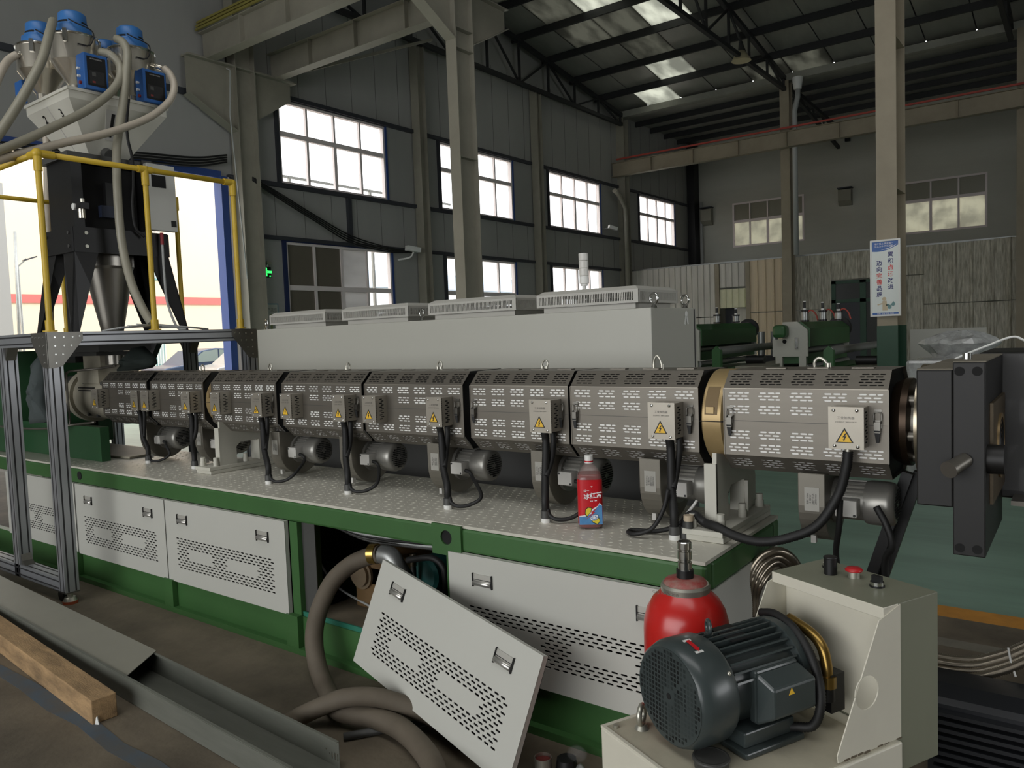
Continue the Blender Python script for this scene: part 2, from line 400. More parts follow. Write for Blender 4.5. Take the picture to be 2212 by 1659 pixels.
# ------------------------------------------------------------------ roof
SL = (ZR-ZV)/9
mb = MB(); mb.box((XL, 28.9, 10.42), (14, YB, 10.5)); 
for y0, y1, z0, z1 in ((10.9, 1.9, ZV, ZR), (1.9, -8, ZR, 10.4)):
    mb.prism([(XL, y0, z0+.05), (14, y0, z0+.05), (14, y1, z1+.05), (XL, y1, z1+.05)], (0, 0, .05))
mb.prism([(2.8, 28.9, ZV+.02), (14, 28.9, ZV+.02), (14, 19.9, ZR+.02), (2.8, 19.9, ZR+.02)], (0, 0, .05))
mb.prism([(2.8, 10.9, ZV+.02), (14, 10.9, ZV+.02), (14, 19.9, ZR+.02), (2.8, 19.9, ZR+.02)], (0, 0, .05))
ceil_ = mb.build('ceiling', m_roofpanel, origin=(0, 10, 10), kind='structure', label='dark pitched sheet roof carried on black purlins')
def proj(p):
    d = Vector(p)-EYE; z = d.dot(FW); return 1106+FPX*d.dot(RT)/z, 829.5-FPX*d.dot(UP)/z
BR = [(1307, 5), (1438, 22), (1473, 136), (1405, 155), (1443, 190)]
DI = [(1223, 16), (1283, 54), (1416, 90), (1633, 152), (1700, 120), (1350, 30)]
cells = []
for sgn in (1, -1):
    for r in range(5):
        for c in range(13):
            x0, x1 = XL+c*1.42, XL+(c+1)*1.42
            ya, yb = 19.9+sgn*r*1.8, 19.9+sgn*(r+1)*1.8
            za, zb = ZR-SL*1.8*r, ZR-SL*1.8*(r+1)
            cells.append((x0, x1, ya, yb, za, zb, proj(((x0+x1)/2, (ya+yb)/2, (za+zb)/2)) if sgn > 0 else (-9e3, 0)))
def near(ps): return {min(range(len(cells)), key=lambda i: (cells[i][6][0]-p[0])**2+(cells[i][6][1]-p[1])**2) for p in ps}
BRI = near(BR); DII = near(DI)-BRI
DII |= {65+k for k in (3, 8, 16, 21, 29, 34, 42, 47)}
for i, (x0, x1, ya, yb, za, zb, _) in enumerate(cells):
    g = .02
    mb = MB(); mb.prism([(x0+g, ya, za), (x1-g, ya, za), (x1-g, yb, zb), (x0+g, yb, zb)], (0, 0, .03))
    mb.build('roof_panel', m_sky_a if i in BRI else m_sky_b if i in DII else m_roofpanel, ceil_)
# joints between the roof panels, purlins under them
mb = MB()
for c in range(14):
    x = XL+c*1.42
    for y in (28.9, 10.9): mb.prism([(x-.03, 19.9, ZR+.03), (x+.03, 19.9, ZR+.03), (x+.03, y, ZV+.03), (x-.03, y, ZV+.03)], (0, 0, .02))
mb.build('roof_joints', m_darksteel, ceil_, kind='stuff')
for sgn in (1, -1):
    for r in range(6 if sgn > 0 else 5):
        rr = r if sgn > 0 else r+1
        y = 19.9+sgn*rr*1.8; z = ZR-SL*1.8*rr
        MB().box((XL, y-.04, z-.24), (14, y+.04, z-.01)).build('purlin', m_darksteel, ceil_)
for y in (30.5, 31.9, 33.3, 34.7): MB().box((XL, y-.04, 10.2), (14, y+.04, 10.41)).build('purlin', m_darksteel, ceil_)
for y in (9.2, 7.4, 5.6, 3.8): MB().box((XL, y-.04, ZV+SL*(10.9-y)-.2), (14, y+.04, ZV+SL*(10.9-y)+.02)).build('purlin', m_darksteel, ceil_)
# valley gutter
m_gutter = mat('pale_gutter', (150, 150, 140), .5, noise=.4, scale=2)
MB().box((XL+.1, 28.62, 10.18), (13.5, 28.95, 10.42)).build('trim_1', m_gutter, origin=(0, 28.8, 10.18), kind='structure')
# ------------------------------------------------------------------ trusses
def truss(name, x, label, y0=28.7, y1=10.9, right=True):
    t = thing(name, label, 'truss', (x, 19.9, 9.8), group='roof trusses')
    ztop = lambda y: ZR-SL*abs(y-19.9)-.28
    MB().bar((x, 28.6, ztop(28.6)), (x, 19.9, ZR-.28), .14, .14).build('top_chord', m_darksteel, t)
    MB().bar((x, 11.1, ztop(11.1)), (x, 19.9, ZR-.28), .14, .14).build('top_chord', m_darksteel, t)
    MB().bar((x, 11.1, 9.9), (x, 28.6, 9.9), .13, .13).build('bottom_chord', m_darksteel, t)
    n = 10
    for i in range(n+1):
        y = 11.2+(28.5-11.2)*i/n
        MB().bar((x, y, 9.9), (x, y, ztop(y)), .07, .07, (1, 0, 0)).build('strut', m_darksteel, t)
        if i < n:
            y2 = 11.2+(28.5-11.2)*(i+1)/n
            p, q = ((y, ztop(y)), (y2, 9.9)) if i % 2 else ((y, 9.9), (y2, ztop(y2)))
            MB().bar((x, p[0], p[1]), (x, q[0], q[1]), .06, .06, (1, 0, 0)).build('diagonal', m_darksteel, t)
truss('roof_truss', XL+.35, 'dark steel roof truss running along the top of the window wall')
truss('roof_truss', -8.8, 'black steel roof truss spanning mid hall with a bell lamp below it')
truss('roof_truss', -2.0, 'black steel roof truss at the upper right behind the sign column')
# short truss beyond the valley
t = thing('valley_truss', 'small dark truss sloping down behind the grey drain pipe column', 'truss', (-8.8, 32, 9))
MB().box((-8.9, 29.01, 9.9), (-8.7, 29.3, 10.2)).build('seat_plate', m_darksteel, t)
MB().bar((-8.8, 29.2, 10.1), (-8.8, 36, 9.9), .14, .14).build('top_chord', m_darksteel, t)
MB().bar((-8.8, 29.2, 10.0), (-8.8, 36, 9.1), .12, .12).build('bottom_chord', m_darksteel, t)
for i in range(4): MB().bar((-8.8, 30.5+i*1.4, 10.05), (-8.8, 31.2+i*1.4, 9.85-.16*i-.15), .06, .06, (1, 0, 0)).build('strut', m_darksteel, t)
# ------------------------------------------------------------------ columns
def hcol(name, label, x0, x1, yf, dep, z1, m, group=None, green=0, zsplit=None, stiff=()):
    t = thing(name, label, 'column', ((x0+x1)/2, yf+dep/2, 0), group=group)
    for k, y in enumerate((yf, yf+dep-.016)): MB().box((x0, y, 0), (x1, y+.016, z1)).build('flange', m, t)
    xm = (x0+x1)/2; MB().box((xm-.006, yf+.016, 0), (xm+.006, yf+dep-.016, z1)).build('web', m, t)
    for z in stiff: MB().box((x0+.01, yf+.016, z), (x1-.002, yf+dep-.016, z+.014)).build('stiffener', m, t)
    if green:
        g = MB(); g.box((x0-.004, yf-.004, 0), (x1+.004, yf+.02, green)); g.box((x0-.004, yf+dep-.02, 0), (x1+.004, yf+dep+.004, green)); g.box((xm-.01, yf+.02, 0), (xm+.01, yf+dep-.02, green))
        g.build('painted_foot', m_darkgreen, t, label='dark green painted foot of the column')
    return t
m_darkgreen = mat('dark_green_paint', (32, 72, 50), .45, noise=.4, scale=3, dark=.7)
cA = hcol('steel_column', 'tall beige steel column carrying the slogan sign', -2.175, -1.94, 10.7, .58, 10.3, m_col, green=1.45, stiff=(3.15, 5.0))
cB = hcol('steel_column', 'grey steel column with crane beam bracket in front of the windows', -9.19, -8.955, 10.7, .5, 10.3, m_steel, stiff=(4.7, 6.6, 6.95))
for k, (ya, yb) in enumerate(((10.7, 9.55), (11.2, 12.3))):
    mb = MB(); x = -9.07
    mb.prism([(x-.008, ya, 6.75), (x-.008, yb, 7.35), (x-.008, yb, 7.7), (x-.008, ya, 7.7)], (.016, 0, 0))
    mb.bar((x, ya, 6.75), (x, yb, 7.35), .235, .016, (0, -.4, 1)); mb.box((x-.118, min(ya, yb), 7.69), (x+.118, max(ya, yb), 7.71))
    mb.build('crane_bracket', m_steel, cB)
cW = hcol('wall_column', 'grey steel wall column beside the open gate under the crane beams', -15.62, -15.3, 10.62, .5, 10.3, m_steel)
mb = MB()
mb.prism([(-15.46-.01, 10.62, 6.3), (-15.46-.01, 9.5, 6.9), (-15.46-.01, 9.5, 7.72), (-15.46-.01, 10.62, 7.72)], (.02, 0, 0)); mb.bar((-15.46, 10.62, 6.3), (-15.46, 9.5, 6.9), .28, .016, (0, .4, 1)); mb.box((-15.6, 9.5, 7.7), (-15.32, 12.3, 7.74))
mb.prism([(-15.46-.01, 11.12, 6.6), (-15.46-.01, 12.2, 7.3), (-15.46-.01, 12.2, 7.72), (-15.46-.01, 11.12, 7.72)], (.02, 0, 0))
mb.build('crane_bracket', m_steel, cW)
for nm, y in (('wall column between the first and second upper windows', 16.6), ('wall column between the second and third upper windows', 22.55)):
    hcol('wall_column', 'grey steel '+nm, -15.66, -15.36, y, .3, 10., m_steel)
cC = hcol('wall_column', 'grey steel column at the far corner with a kinked duct on it', -15.7, -15.35, 28.75, .4, 10.2, m_steel)
mb = MB(); mb.tube([(-15.2, 27.6, 7.1), (-15.2, 27.9, 7.0), (-15.25, 28.5, 6.55), (-15.25, 28.55, 6.0), (-15.25, 28.55, 3)], .12, 4, straight=True); mb.build('kinked_duct', m_steel, cC)
cD = hcol('steel_column', 'beige steel column beside the grey drain pipe at the partition', -8.98, -8.65, 28.6, .4, 10.2, m_col)
cE = hcol('steel_column', 'beige steel column at the right edge of the photograph', -1.85, -1.5, 28.6, .4, 10.2, m_col)
m_darkpost = mat('black_corner_post', (34, 34, 36), .5)
MB().box((-15.66, 35.6, 0), (-15.3, 36.18, 10.3)).build('trim_2', m_darkpost, kind='structure')
# drain pipes
m_pipe = mat('grey_drain_pipe', (176, 178, 176), .4)
t = thing('drain_pipe', 'pale grey drain pipe with funnel running down beside the partition column', 'pipe', (-8.35, 28.45, 4))
MB().tube([(-8.3, 28.45, 9.75), (-8.3, 28.45, 9.5), (-8.42, 28.45, 9.0), (-8.42, 28.45, 4.0)], .09, 10, straight=True).build('pipe', m_pipe, t)
MB().cyl((-8.3, 28.45, 9.75), (-8.3, 28.45, 10.15), .13, .19).build('funnel', m_white, t)
o = MB().tube([(-15.15, 36.05, 0), (-15.15, 36.05, 7.6)], .07, 10, straight=True).build('drain_pipe', m_pipe); o['label'] = 'thin pale vertical pipe in the far corner of the hall'; o['category'] = 'pipe'
# ------------------------------------------------------------------ crane runway beams
def ibeam(name, label, x0, x1, y, z, h=.6, w=.25, m=None, stiff=1.5, rail=None):
    t = thing(name, label, 'beam', ((x0+x1)/2, y, z)); m = m or m_steel
    MB().box((x0, y-w/2, z), (x1, y+w/2, z+.016)).build('flange', m, t); MB().box((x0, y-w/2, z+h-.016), (x1, y+w/2, z+h)).build('flange', m, t)
    MB().box((x0, y-.006, z+.016), (x1, y+.006, z+h-.016)).build('web', m, t)
    n = int((x1-x0)/stiff)
    for i in range(1, n):
        x = x0+i*stiff; MB().box((x-.007, y-w/2+.01, z+.016), (x+.007, y+w/2-.01, z+h-.016)).build('stiffener', m, t)
    return t
m_yel = mat('yellow_conductor', (150, 140, 70), .55, noise=.5, scale=4, dark=.6)
b1 = ibeam('crane_beam', 'grey crane runway beam with yellow conductor bars at upper left', -15.6, 13, 10.05, 7.72)
for dz, dy in ((.62, -.16), (.7, -.14), (.78, -.12)): MB().box((-15.6, 10.05+dy-.02, 7.72+dz), (13, 10.05+dy+.02, 7.72+dz+.045)).build('conductor_bar', m_yel, b1)
ibeam('crane_beam', 'grey crane runway beam resting on the bracket of the middle column', -15.6, 13, 11.8, 7.72)
b3 = ibeam('crane_beam', 'beige crane runway beam with red rail along the back of the hall', -15.6, 13, 28.2, 7.75, .55, .26, m_col, 1.75)
m_redrail = mat('red_conductor_rail', (176, 74, 62), .5, noise=.3, scale=3)
MB().box((-15.3, 27.98, 8.36), (13, 28.03, 8.42)).build('conductor_rail', m_redrail, b3)
# slanting brace on the window wall under the beams
o = MB().bar((-14.9, 12.2, 7.9), (-14.4, 16.2, 9.6), .07, .07).build('sway_brace', m_steel); o['label'] = 'thin steel sway brace rising from the wall column to the roof'; o['category'] = 'brace'
# ------------------------------------------------------------------ machine base
m_mgreen = mat('machine_green', (60, 100, 54), .42, noise=.5, scale=2.5, dark=.72)
m_panel = mat('light_grey_panel', (190, 190, 182), .42, noise=.35, scale=1.3, dark=.9)
m_deck = mat('grey_deck_paint', (206, 203, 190), .36, noise=.6, scale=2.2, dark=.74, spec=.6)
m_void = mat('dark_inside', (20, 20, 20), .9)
m_dgrey = mat('dark_grey_steel', (70, 70, 68), .5)
YF, YR, ZD, XE, XS = 2.315, 3.05, .75, -.985, -7.6
base = thing('machine_base', 'long green machine base with grey tread deck and slotted panels', 'machine base', (-4, 2.7, 0))
mb = MB()
mb.box((XS, YF, .642), (XE, YF+.06, ZD-.012)); mb.box((XS, YR-.06, .642), (XE, YR, ZD-.012)); mb.box((XE-.06, YF+.06, .642), (XE, YR-.06, ZD-.012))
mb.build('top_rail', m_mgreen, base, bev=.012)
mb = MB(); mb.box((XS, YF+.004, .03), (XE, YF+.05, .178)); mb.box((XS, YF-.03, 0), (XE, YF+.05, .03)); mb.box((XS, YR-.05, 0), (XE, YR, .178)); mb.box((XE-.05, YF+.05, .0), (XE, YR-.05, .178))
mb.build('bottom_rail', m_mgreen, base)
for x in (-5.37, -4.22, -3.1, -2.02, -1.03):
    MB().box((x-.045, YF-.028, 0), (x+.045, YF+.003, .178)).box((x-.045, YF-.028, .178), (x+.045, YF+.003, .186)).build('foot_plate', m_mgreen, base)
for x0, x1, nm in ((-3.118, -3.06, 'post'), (-2.1, -2.075, 'post')):
    MB().box((x0, YF+.002, .178), (x1, YF+.14, .642)).build(nm, m_mgreen, base)
MB().box((-3.06, YF+.03, .178), (-2.965, YF+.034, .642)).build('post_web', m_dgrey, base)
MB().box((-3.06, YF+.02, .15), (-2.1, YR-.06, .178)).build('shelf', mat('dusty_shelf', (128, 118, 100), .8, noise=.8, scale=5, dark=.6), base)
MB().box((-3.06, YF+.012, .16), (-2.1, YF+.02, .2)).build('teal_edge', mat('teal_paint', (40, 112, 92), .5), base)
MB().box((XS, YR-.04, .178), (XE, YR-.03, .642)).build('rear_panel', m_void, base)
# end panel facing right
MB().box((XE-.02, YF+.03, .18), (XE+.002, YR-.03, .642)).build('end_panel', m_panel, base)
# deck plate with raised tread lugs
MB().box((XS, YF+.004, ZD-.012), (XE-.002, YR-.004, ZD)).build('deck_plate', m_deck, base)
mb = MB()
nx = int((XE-.03+5.95)/.040)
for i in range(nx):
    for j in range(18):
        x = -5.95+i*.040+(.020 if j % 2 else 0); y = YF+.03+j*.039
        s = 1 if (i+j) % 2 else -1; a = .0135; b = .0026
        dx, dy = a*.8, a*.6*s
        i0 = [mb._v((x-dx, y-dy, ZD)), mb._v((x+dy*b/a*1.0, y-dx*b/a, ZD)), mb._v((x+dx, y+dy, ZD)), mb._v((x-dy*b/a, y+dx*b/a, ZD)), mb._v((x, y, ZD+.0024))]
        for k in range(4): mb.face([i0[k], i0[(k+1) % 4], i0[4]], True)
mb.build('tread_lugs', mat('worn_tread', (218, 215, 202), .32, .1), base, kind='stuff')
# lifting hole plates
for x in (-2.085,):
    mb = MB(); mb.plate(rect(-.078, -.078, .078, .0475), [circ(0, -.005, .030, 20)], (x, YF-.012, .70), (1, 0, 0), (0, 0, 1), .012); mb.build('lifting_plate', m_mgreen, base)
    MB().cyl((x, YF-.004, .695), (x, YF-.0005, .695), .034).build('lifting_hole', m_void, base)
MB().cyl((-5.28, YF-.003, .695), (-5.28, YF-.0005, .695), .028).build('lifting_hole', m_void, base)
# access panels
m_hplate = mat('handle_tray_silver', (196, 194, 186), .35, .4); m_hbar = mat('handle_bar_silver', (206, 204, 198), .28, .75)
def slots():
    H = []; P = .0375
    for r in range(12):
        off = P/2 if r % 2 else 0; v = (5.5-r)*.0150
        for c in range(23):
            u = -.42+c*P+off
            if u > .425: continue
            if 4 <= r <= 7:
                if -.325 < u < -.09 or .03 < u < .30: continue
            H.append(stadium(u, v, .027, .0072, 2))
    return H
SLOT = slots()
def handle_at(parent, O, U, Vv, N):
    """recessed chrome pull: dark ends, half-round bar in a tray"""
    O, U, Vv, N = Vector(O), Vector(U), Vector(Vv), Vector(N)
    mb = MB(); mb.mi = 0
    q = lambda u, v, n: O+U*u+Vv*v+N*n
    mb.prism([q(-.045, -.024, .001), q(.045, -.024, .001), q(.045, .024, .001), q(-.045, .024, .001)], N*.002)
    mb.mi = 1
    for s in (-1, 1): mb.prism([q(s*.047-.002, -.027, 0), q(s*.047+.002, -.027, 0), q(s*.047+.002, .027, 0), q(s*.047-.002, .027, 0)], N*.008)
    mb.prism([q(-.045, .0015, .0025), q(.045, .0015, .0025), q(.045, .004, .0025), q(-.045, .004, .0025)], N*.001)
    mb.mi = 2
    mb.tube([q(-.044, -.012, .002), q(.044, -.012, .002)], .0115, 14, straight=True)
    return mb.build('handle', [m_hplate, m_black, m_hbar], parent)
def access_panel(parent, name, O, U, Vv, w=1.07, h=.462, side_edge=None):
    O, U, Vv = Vector(O), Vector(U), Vector(Vv); N = U.cross(Vv)
    mb = MB(); sc = w/1.07
    mb.plate(rect(-w/2, -h/2, w/2, h/2), [[(u*sc, (v-.058)) for u, v in H] for H in SLOT], O, U, Vv, .0025)
    q = lambda u, v, n: O+U*u+Vv*v-N*n
    for a, b in (((-w/2, -h/2), (w/2, -h/2)), ((w/2, -h/2), (w/2, h/2)), ((w/2, h/2), (-w/2, h/2)), ((-w/2, h/2), (-w/2, -h/2))):
        mb.poly([q(*a, 0), q(*a, .022), q(*b, .022), q(*b, 0)])
    p = mb.build(name, m_panel, parent)
    return p
for k, xc in enumerate((-5.883, -4.775, -3.675, -1.537)):
    w = 1.09 if k < 3 else 1.07
    p = access_panel(base, 'access_panel', (xc, YF-.018, .411), (1, 0, 0), (0, 0, 1), w)
    for s in (-.36, .36): handle_at(p, (xc+s*w/1.07, YF-.018, .411+.137), (1, 0, 0), (0, 0, 1), (0, -1, 0))
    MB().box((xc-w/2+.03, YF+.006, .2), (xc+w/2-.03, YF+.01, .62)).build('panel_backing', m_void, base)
# leaning spare panel
k = .955
TL = EYE+(Vector((-2.535, 2.396, .521))-EYE)*k; TR = EYE+(Vector((-1.499, 2.148, .397))-EYE)*k; BL = EYE+(Vector((-2.633, 2.269, .088))-EYE)*k
U = (TR-TL).normalized(); Vv = (TL-BL); Vv = (Vv-U*Vv.dot(U)).normalized(); w, h = (TR-TL).length, (TL-BL).length
O = TL+U*(w/2)-Vv*(h/2); O.y -= .02; N = U.cross(Vv)
lp = thing('spare_cover', 'loose slotted light grey cover panel leaning tilted against the green base', 'panel', tuple(O))
p = access_panel(lp, 'panel_sheet', O, U, Vv, w, h)
for s in (-.36, .36): handle_at(p, O+U*(s*w/1.07)+Vv*.137, U, Vv, N)
mb = MB()
mb.poly([O+U*a-N*.024+Vv*b for a, b in ((w/2, -h/2), (-w/2, -h/2), (-w/2, h/2), (w/2, h/2))]); mb.build('panel_back', mat('panel_lining_foam', (30, 30, 30), .9), lp)
# ------------------------------------------------------------------ barrel
m_barrel = mat('cast_barrel_steel', (120, 116, 108), .4, .7, noise=.5, scale=7, dark=.7)
m_ring = mat('oiled_tan_flange', (176, 152, 108), .38, .45, noise=.5, scale=6, dark=.7)
m_castlight = mat('pale_cast_paint', (176, 170, 152), .5, noise=.6, scale=4, dark=.75)
YA, ZA = 2.825, 1.168
bar_ = thing('extruder_barrel', 'long steel extruder barrel with feed throat casting and clamp rings', 'extruder', (-3, YA, 1.0))
MB().cyl((-5.6, YA, ZA), (-.36, YA, ZA), .105, n=24).build('barrel_tube', m_barrel, bar_)
def clamp_ring(x, w, R=.178):
    mb = MB(); mb.lathe([(R-.012, -w/2), (R, -w/2+.008), (R, w/2-.008), (R-.012, w/2)], (x, YA, ZA), (1, 0, 0), 40)
    r = mb.build('clamp_ring', m_ring, bar_, label='oiled tan clamp ring with bolt slot')
    m2 = MB(); 
    for a in (-1.25, 1.25):
        m2.mi = 0
    arc = lambda r0, z0, z1, x0_, x1_, mm: [mm.poly([(x0_, YA-math.sqrt(r0*r0-za*za), ZA+za), (x1_, YA-math.sqrt(r0*r0-za*za), ZA+za), (x1_, YA-math.sqrt(r0*r0-zb*zb), ZA+zb), (x0_, YA-math.sqrt(r0*r0-zb*zb), ZA+zb)]) for za, zb in [(z0+(z1-z0)*k/6, z0+(z1-z0)*(k+1)/6) for k in range(6)]]
    arc(R+.0008, .022, .12, x-w*.3, x+w*.26, m2); m2.build('bolt_slot', mat('shadow_brown', (118, 98, 66), .6), r)
    MB().box((x-w*.22, YA-R-.002, ZA+.026), (x+w*.12, YA-R+.012, ZA+.05)).build('clamp_bolt', m_ring, r)
    MB().box((x-w/2-.001, YA-R-.0015, ZA-.004), (x+w/2+.001, YA+R+.0015, ZA-.001)).build('ring_joint', m_void, r)
clamp_ring(-1.092, .085); clamp_ring(-4.287, .075, .172)
# end adapter flanges between the last cover and the black screen changer
mb = MB(); mb.lathe([(.10, 0), (.13, .0), (.145, .03), (.145, .05), (.09, .06)], (-.515, YA, ZA), (1, 0, 0), 28); mb.build('adapter_flange', mat('burnt_steel', (62, 50, 40), .35, .8, noise=.6, scale=8), bar_)
mb = MB(); mb.lathe([(.17, 0), (.19, .0), (.19, .03), (.10, .03)], (-.436, YA, ZA), (1, 0, 0), 40); mb.build('front_flange', m_ring and mat('polished_flange', (170, 160, 140), .25, .9), bar_)
for a in range(6):
    t = a*PI/3+.3; c = (0, math.cos(t)*.115, math.sin(t)*.115)
    MB().cyl((-.47, YA+c[1], ZA+c[2]), (-.42, YA+c[1], ZA+c[2]), .018, n=6).build('flange_bolt', m_barrel, bar_)
# feed throat casting
mb = MB(); mb.cyl((-6.1, YA, ZA), (-5.62, YA, ZA), .175, n=32); mb.cyl((-6.13, YA, ZA), (-6.06, YA, ZA), .20, n=32); mb.cyl((-5.68, YA, ZA), (-5.62, YA, ZA), .165, n=32)
fc = mb.build('feed_casting', m_castlight, bar_, label='pale cast feed section')
MB().box((-6.02, YA-.15, ZA+.1), (-5.7, YA+.15, ZA+.2)).build('feed_block', m_castlight, bar_)
MB().box((-6.06, YA-.19, ZA+.30), (-5.62, YA+.19, ZA+.325)).build('feed_plate', m_dgrey, bar_)
MB().box((-5.98, YA-.12, ZA+.2), (-5.72, YA+.12, ZA+.30)).build('feed_neck', m_castlight, bar_)
for dz in (.045, .065): MB().box((-5.96, YA-.178, ZA+dz), (-5.74, YA-.16, ZA+dz+.008)).build('cooling_slot', m_void, bar_)
for x, z in ((-5.94, -.13), (-5.83, -.14), (-5.95, .11), (-5.66, .10)):
    y = YA-math.sqrt(max(.0, .175**2-z*z)); MB().cyl((x, y-.012, ZA+z), (x, y+.03, ZA+z), .014, n=12).build('port', m_dgrey, bar_)
# ------------------------------------------------------------------ heater covers
m_ss = mat('brushed_stainless', (120, 115, 106), .40, .6, noise=.6, scale=5, dark=.82, stretch=(.3, 1, 4))
m_fibre = mat('white_ceramic_fibre', (252, 252, 248), .8)
m_boxss = mat('terminal_box_stainless', (166, 160, 148), .36, .5, noise=.4, scale=8, dark=.85)
m_yellow = mat('warning_yellow', (232, 186, 52), .5)
m_ink = mat('black_ink', (14, 14, 14), .5)
m_grink = mat('grey_ink', (92, 90, 84), .5)
YS, HF, CH = 2.65, .118, .060     # front plane, half height of front face, chamfer
def octo(x, k=0.):
    y0, y1 = YS+k, 2*YA-YS-k; z0, z1 = ZA-HF-CH+k, ZA+HF+CH-k
    return [(x, y0, ZA-HF), (x, y0, ZA+HF), (x, y0+CH, z1), (x, y1-CH, z1), (x, y1, ZA+HF), (x, y1, ZA-HF), (x, y1-CH, z0), (x, y0+CH, z0)]
def groups(cols, L, gw, rows, vc, skip=(), sl=.0245, sh=.0055, pitch=.0285, rp=.0112):
    H = []
    for c in range(cols):
        if c in skip: continue
        u = L*(c+.5)/cols
        for r in range(rows):
            v = vc+(r-(rows-1)/2)*rp
            if r % 2 == 0: us = (-pitch/2*1.5, 0+pitch*.25, pitch*1.15)
            else: us = (-pitch*1.2, -pitch*.25, pitch*.75, )
            for uu in us:
                l = sl
                a, b = max(uu-l/2, -gw/2), min(uu+l/2, gw/2)
                if b-a > .007: H.append(stadium(u+(a+b)/2, v, b-a, sh, 2))
    return H
def warning_box(parent, x, w=.10, side=True):
    """terminal box on the cover: lid with warning triangle, screws, slotted right side"""
    z0, z1 = ZA-.063, ZA+.067; yf = 2.57
    mb = MB(); mb.box((x, yf+.003, z0), (x+w, YS, z1))
    jb = mb.build('terminal_box', m_boxss, parent, bev=.0015)
    MB().box((x-.002, yf, z0-.002), (x+w+.002, yf+.003, z1+.002)).build('box_lid', m_boxss, jb)
    if side:
        mb = MB()
        for i in range(11): mb.box((x+w, yf+.028+(i % 2)*.010, z0+.015+i*.0095), (x+w+.0006, yf+.046+(i % 2)*.010, z0+.020+i*.0095))
        for i in range(14): mb.box((x+w, yf+.005, z0+.006+i*.0088), (x+w+.0006, yf+.008, z0+.0115+i*.0088))
        mb.build('side_slots', m_void, jb)
    cx, cz = x+w*.46, z0+.038; s = .027
    MB().prism([(cx-s, yf-.0006, cz-s*.72), (cx+s, yf-.0006, cz-s*.72), (cx, yf-.0006, cz+s*1.05)], (0, .0005, 0)).build('warning_triangle', m_ink, jb)
    k = .78; dz = -.0005
    MB().prism([(cx-s*k, yf-.0011, cz-s*.72*k-.0018), (cx+s*k, yf-.0011, cz-s*.72*k-.0018), (cx, yf-.0011, cz+s*1.05*k-.0018)], (0, .0005, 0)).build('warning_field', m_yellow, jb)
    b = [(.12, .52), (-.30, -.10), (-.02, -.06), (-.16, -.42), (-.26, -.36), (-.12, -.62), (.14, -.42), (.02, -.42), (.28, .10), (.02, .06), (.30, .46)]
    MB().prism([(cx+u*s*.8, yf-.0016, cz+v*s*.8) for u, v in b], (0, .0005, 0)).build('lightning_bolt', m_ink, jb)
    for u, v in ((.14, .93), (.82, .93), (.16, .06), (.84, .05)):
        MB().ball((x+w*u, yf-.001, z0+(z1-z0)*v), .0058, 8, (1, .6, 1)).build('screw', m_chrome, jb)
    text('工业加热器', .0105, (x+w*.5, yf-.0006, z1-.033), (1, 0, 0), (0, 0, 1), m_grink, jb)
    text('Z-220VAC  380V 6.0KW', .0062, (x+w*.5, yf-.0006, z1-.046), (1, 0, 0), (0, 0, 1), m_grink, jb)
    return jb
m_latch = mat('latch_steel', (120, 118, 112), .3, .85)
def latch(parent, x):
    mb = MB(); y = YS
    mb.box((x-.012, y-.006, ZA-.004), (x+.012, y, ZA+.022)); mb.box((x-.009, y-.018, ZA-.018), (x+.009, y-.006, ZA+.016))
    mb.tube([(x-.010, y-.012, ZA+.012), (x-.011, y-.008, ZA+.042), (x, y-.006, ZA+.046), (x+.011, y-.008, ZA+.042), (x+.010, y-.012, ZA+.012)], .0022, 6, 3)
    l = mb.build('latch', m_latch, parent)
    MB().prism([(x-.009, y-.019, ZA-.010), (x+.009, y-.019, ZA-.010), (x+.004, y-.012, ZA-.05), (x-.004, y-.012, ZA-.05)], (0, .005, 0)).build('latch_lever', m_darksteel, l)
    MB().box((x-.011, y-.003, ZA+.048), (x+.011, y, ZA+.056)).build('latch_hook', m_latch, l)
def eye_on_top(parent, x, kind):
    z = ZA+HF+CH
    mb = MB()
    if kind == 'hook':
        mb.tube([(x-.012, YA, z), (x-.014, YA, z+.02), (x-.004, YA, z+.038), (x+.01, YA, z+.04), (x+.018, YA, z+.026), (x+.012, YA, z+.006)], .0042, 8, 5)
        mb.cyl((x+.01, YA, z), (x+.01, YA, z+.016), .007, n=6); mb.cyl((x-.012, YA, z), (x-.012, YA, z+.016), .007, n=6)
    elif kind == 'arch':
        mb.tube([(x-.016, YA, z), (x-.015, YA, z+.03), (x-.004, YA, z+.052), (x+.008, YA, z+.045), (x+.016, YA, z+.025), (x+.02, YA, z)], .0045, 8, 5); mb.cyl((x+.02, YA, z), (x+.02, YA, z+.02), .008, n=8); mb.cyl((x-.016, YA, z), (x-.016, YA, z+.02), .007, n=6)
    elif kind == 'edge':
        mb.tube([(x, YA-.012, z), (x, YA-.012, z+.026), (x, YA, z+.04), (x, YA+.012, z+.026), (x, YA+.012, z)], .0045, 8, 4); mb.cyl((x, YA-.012, z), (x, YA-.012, z+.015), .008, n=6)
    elif kind == 'pipe':
        mb.tube([(x-.022, YA, z), (x-.022, YA, z+.022), (x-.008, YA, z+.036), (x+.012, YA, z+.026), (x+.024, YA, z+.006)], .0055, 8, 5); mb.cyl((x+.024, YA, z), (x+.024, YA, z+.018), .010, n=10)
    if mb.v: mb.build('thermocouple', m_zinc, parent)
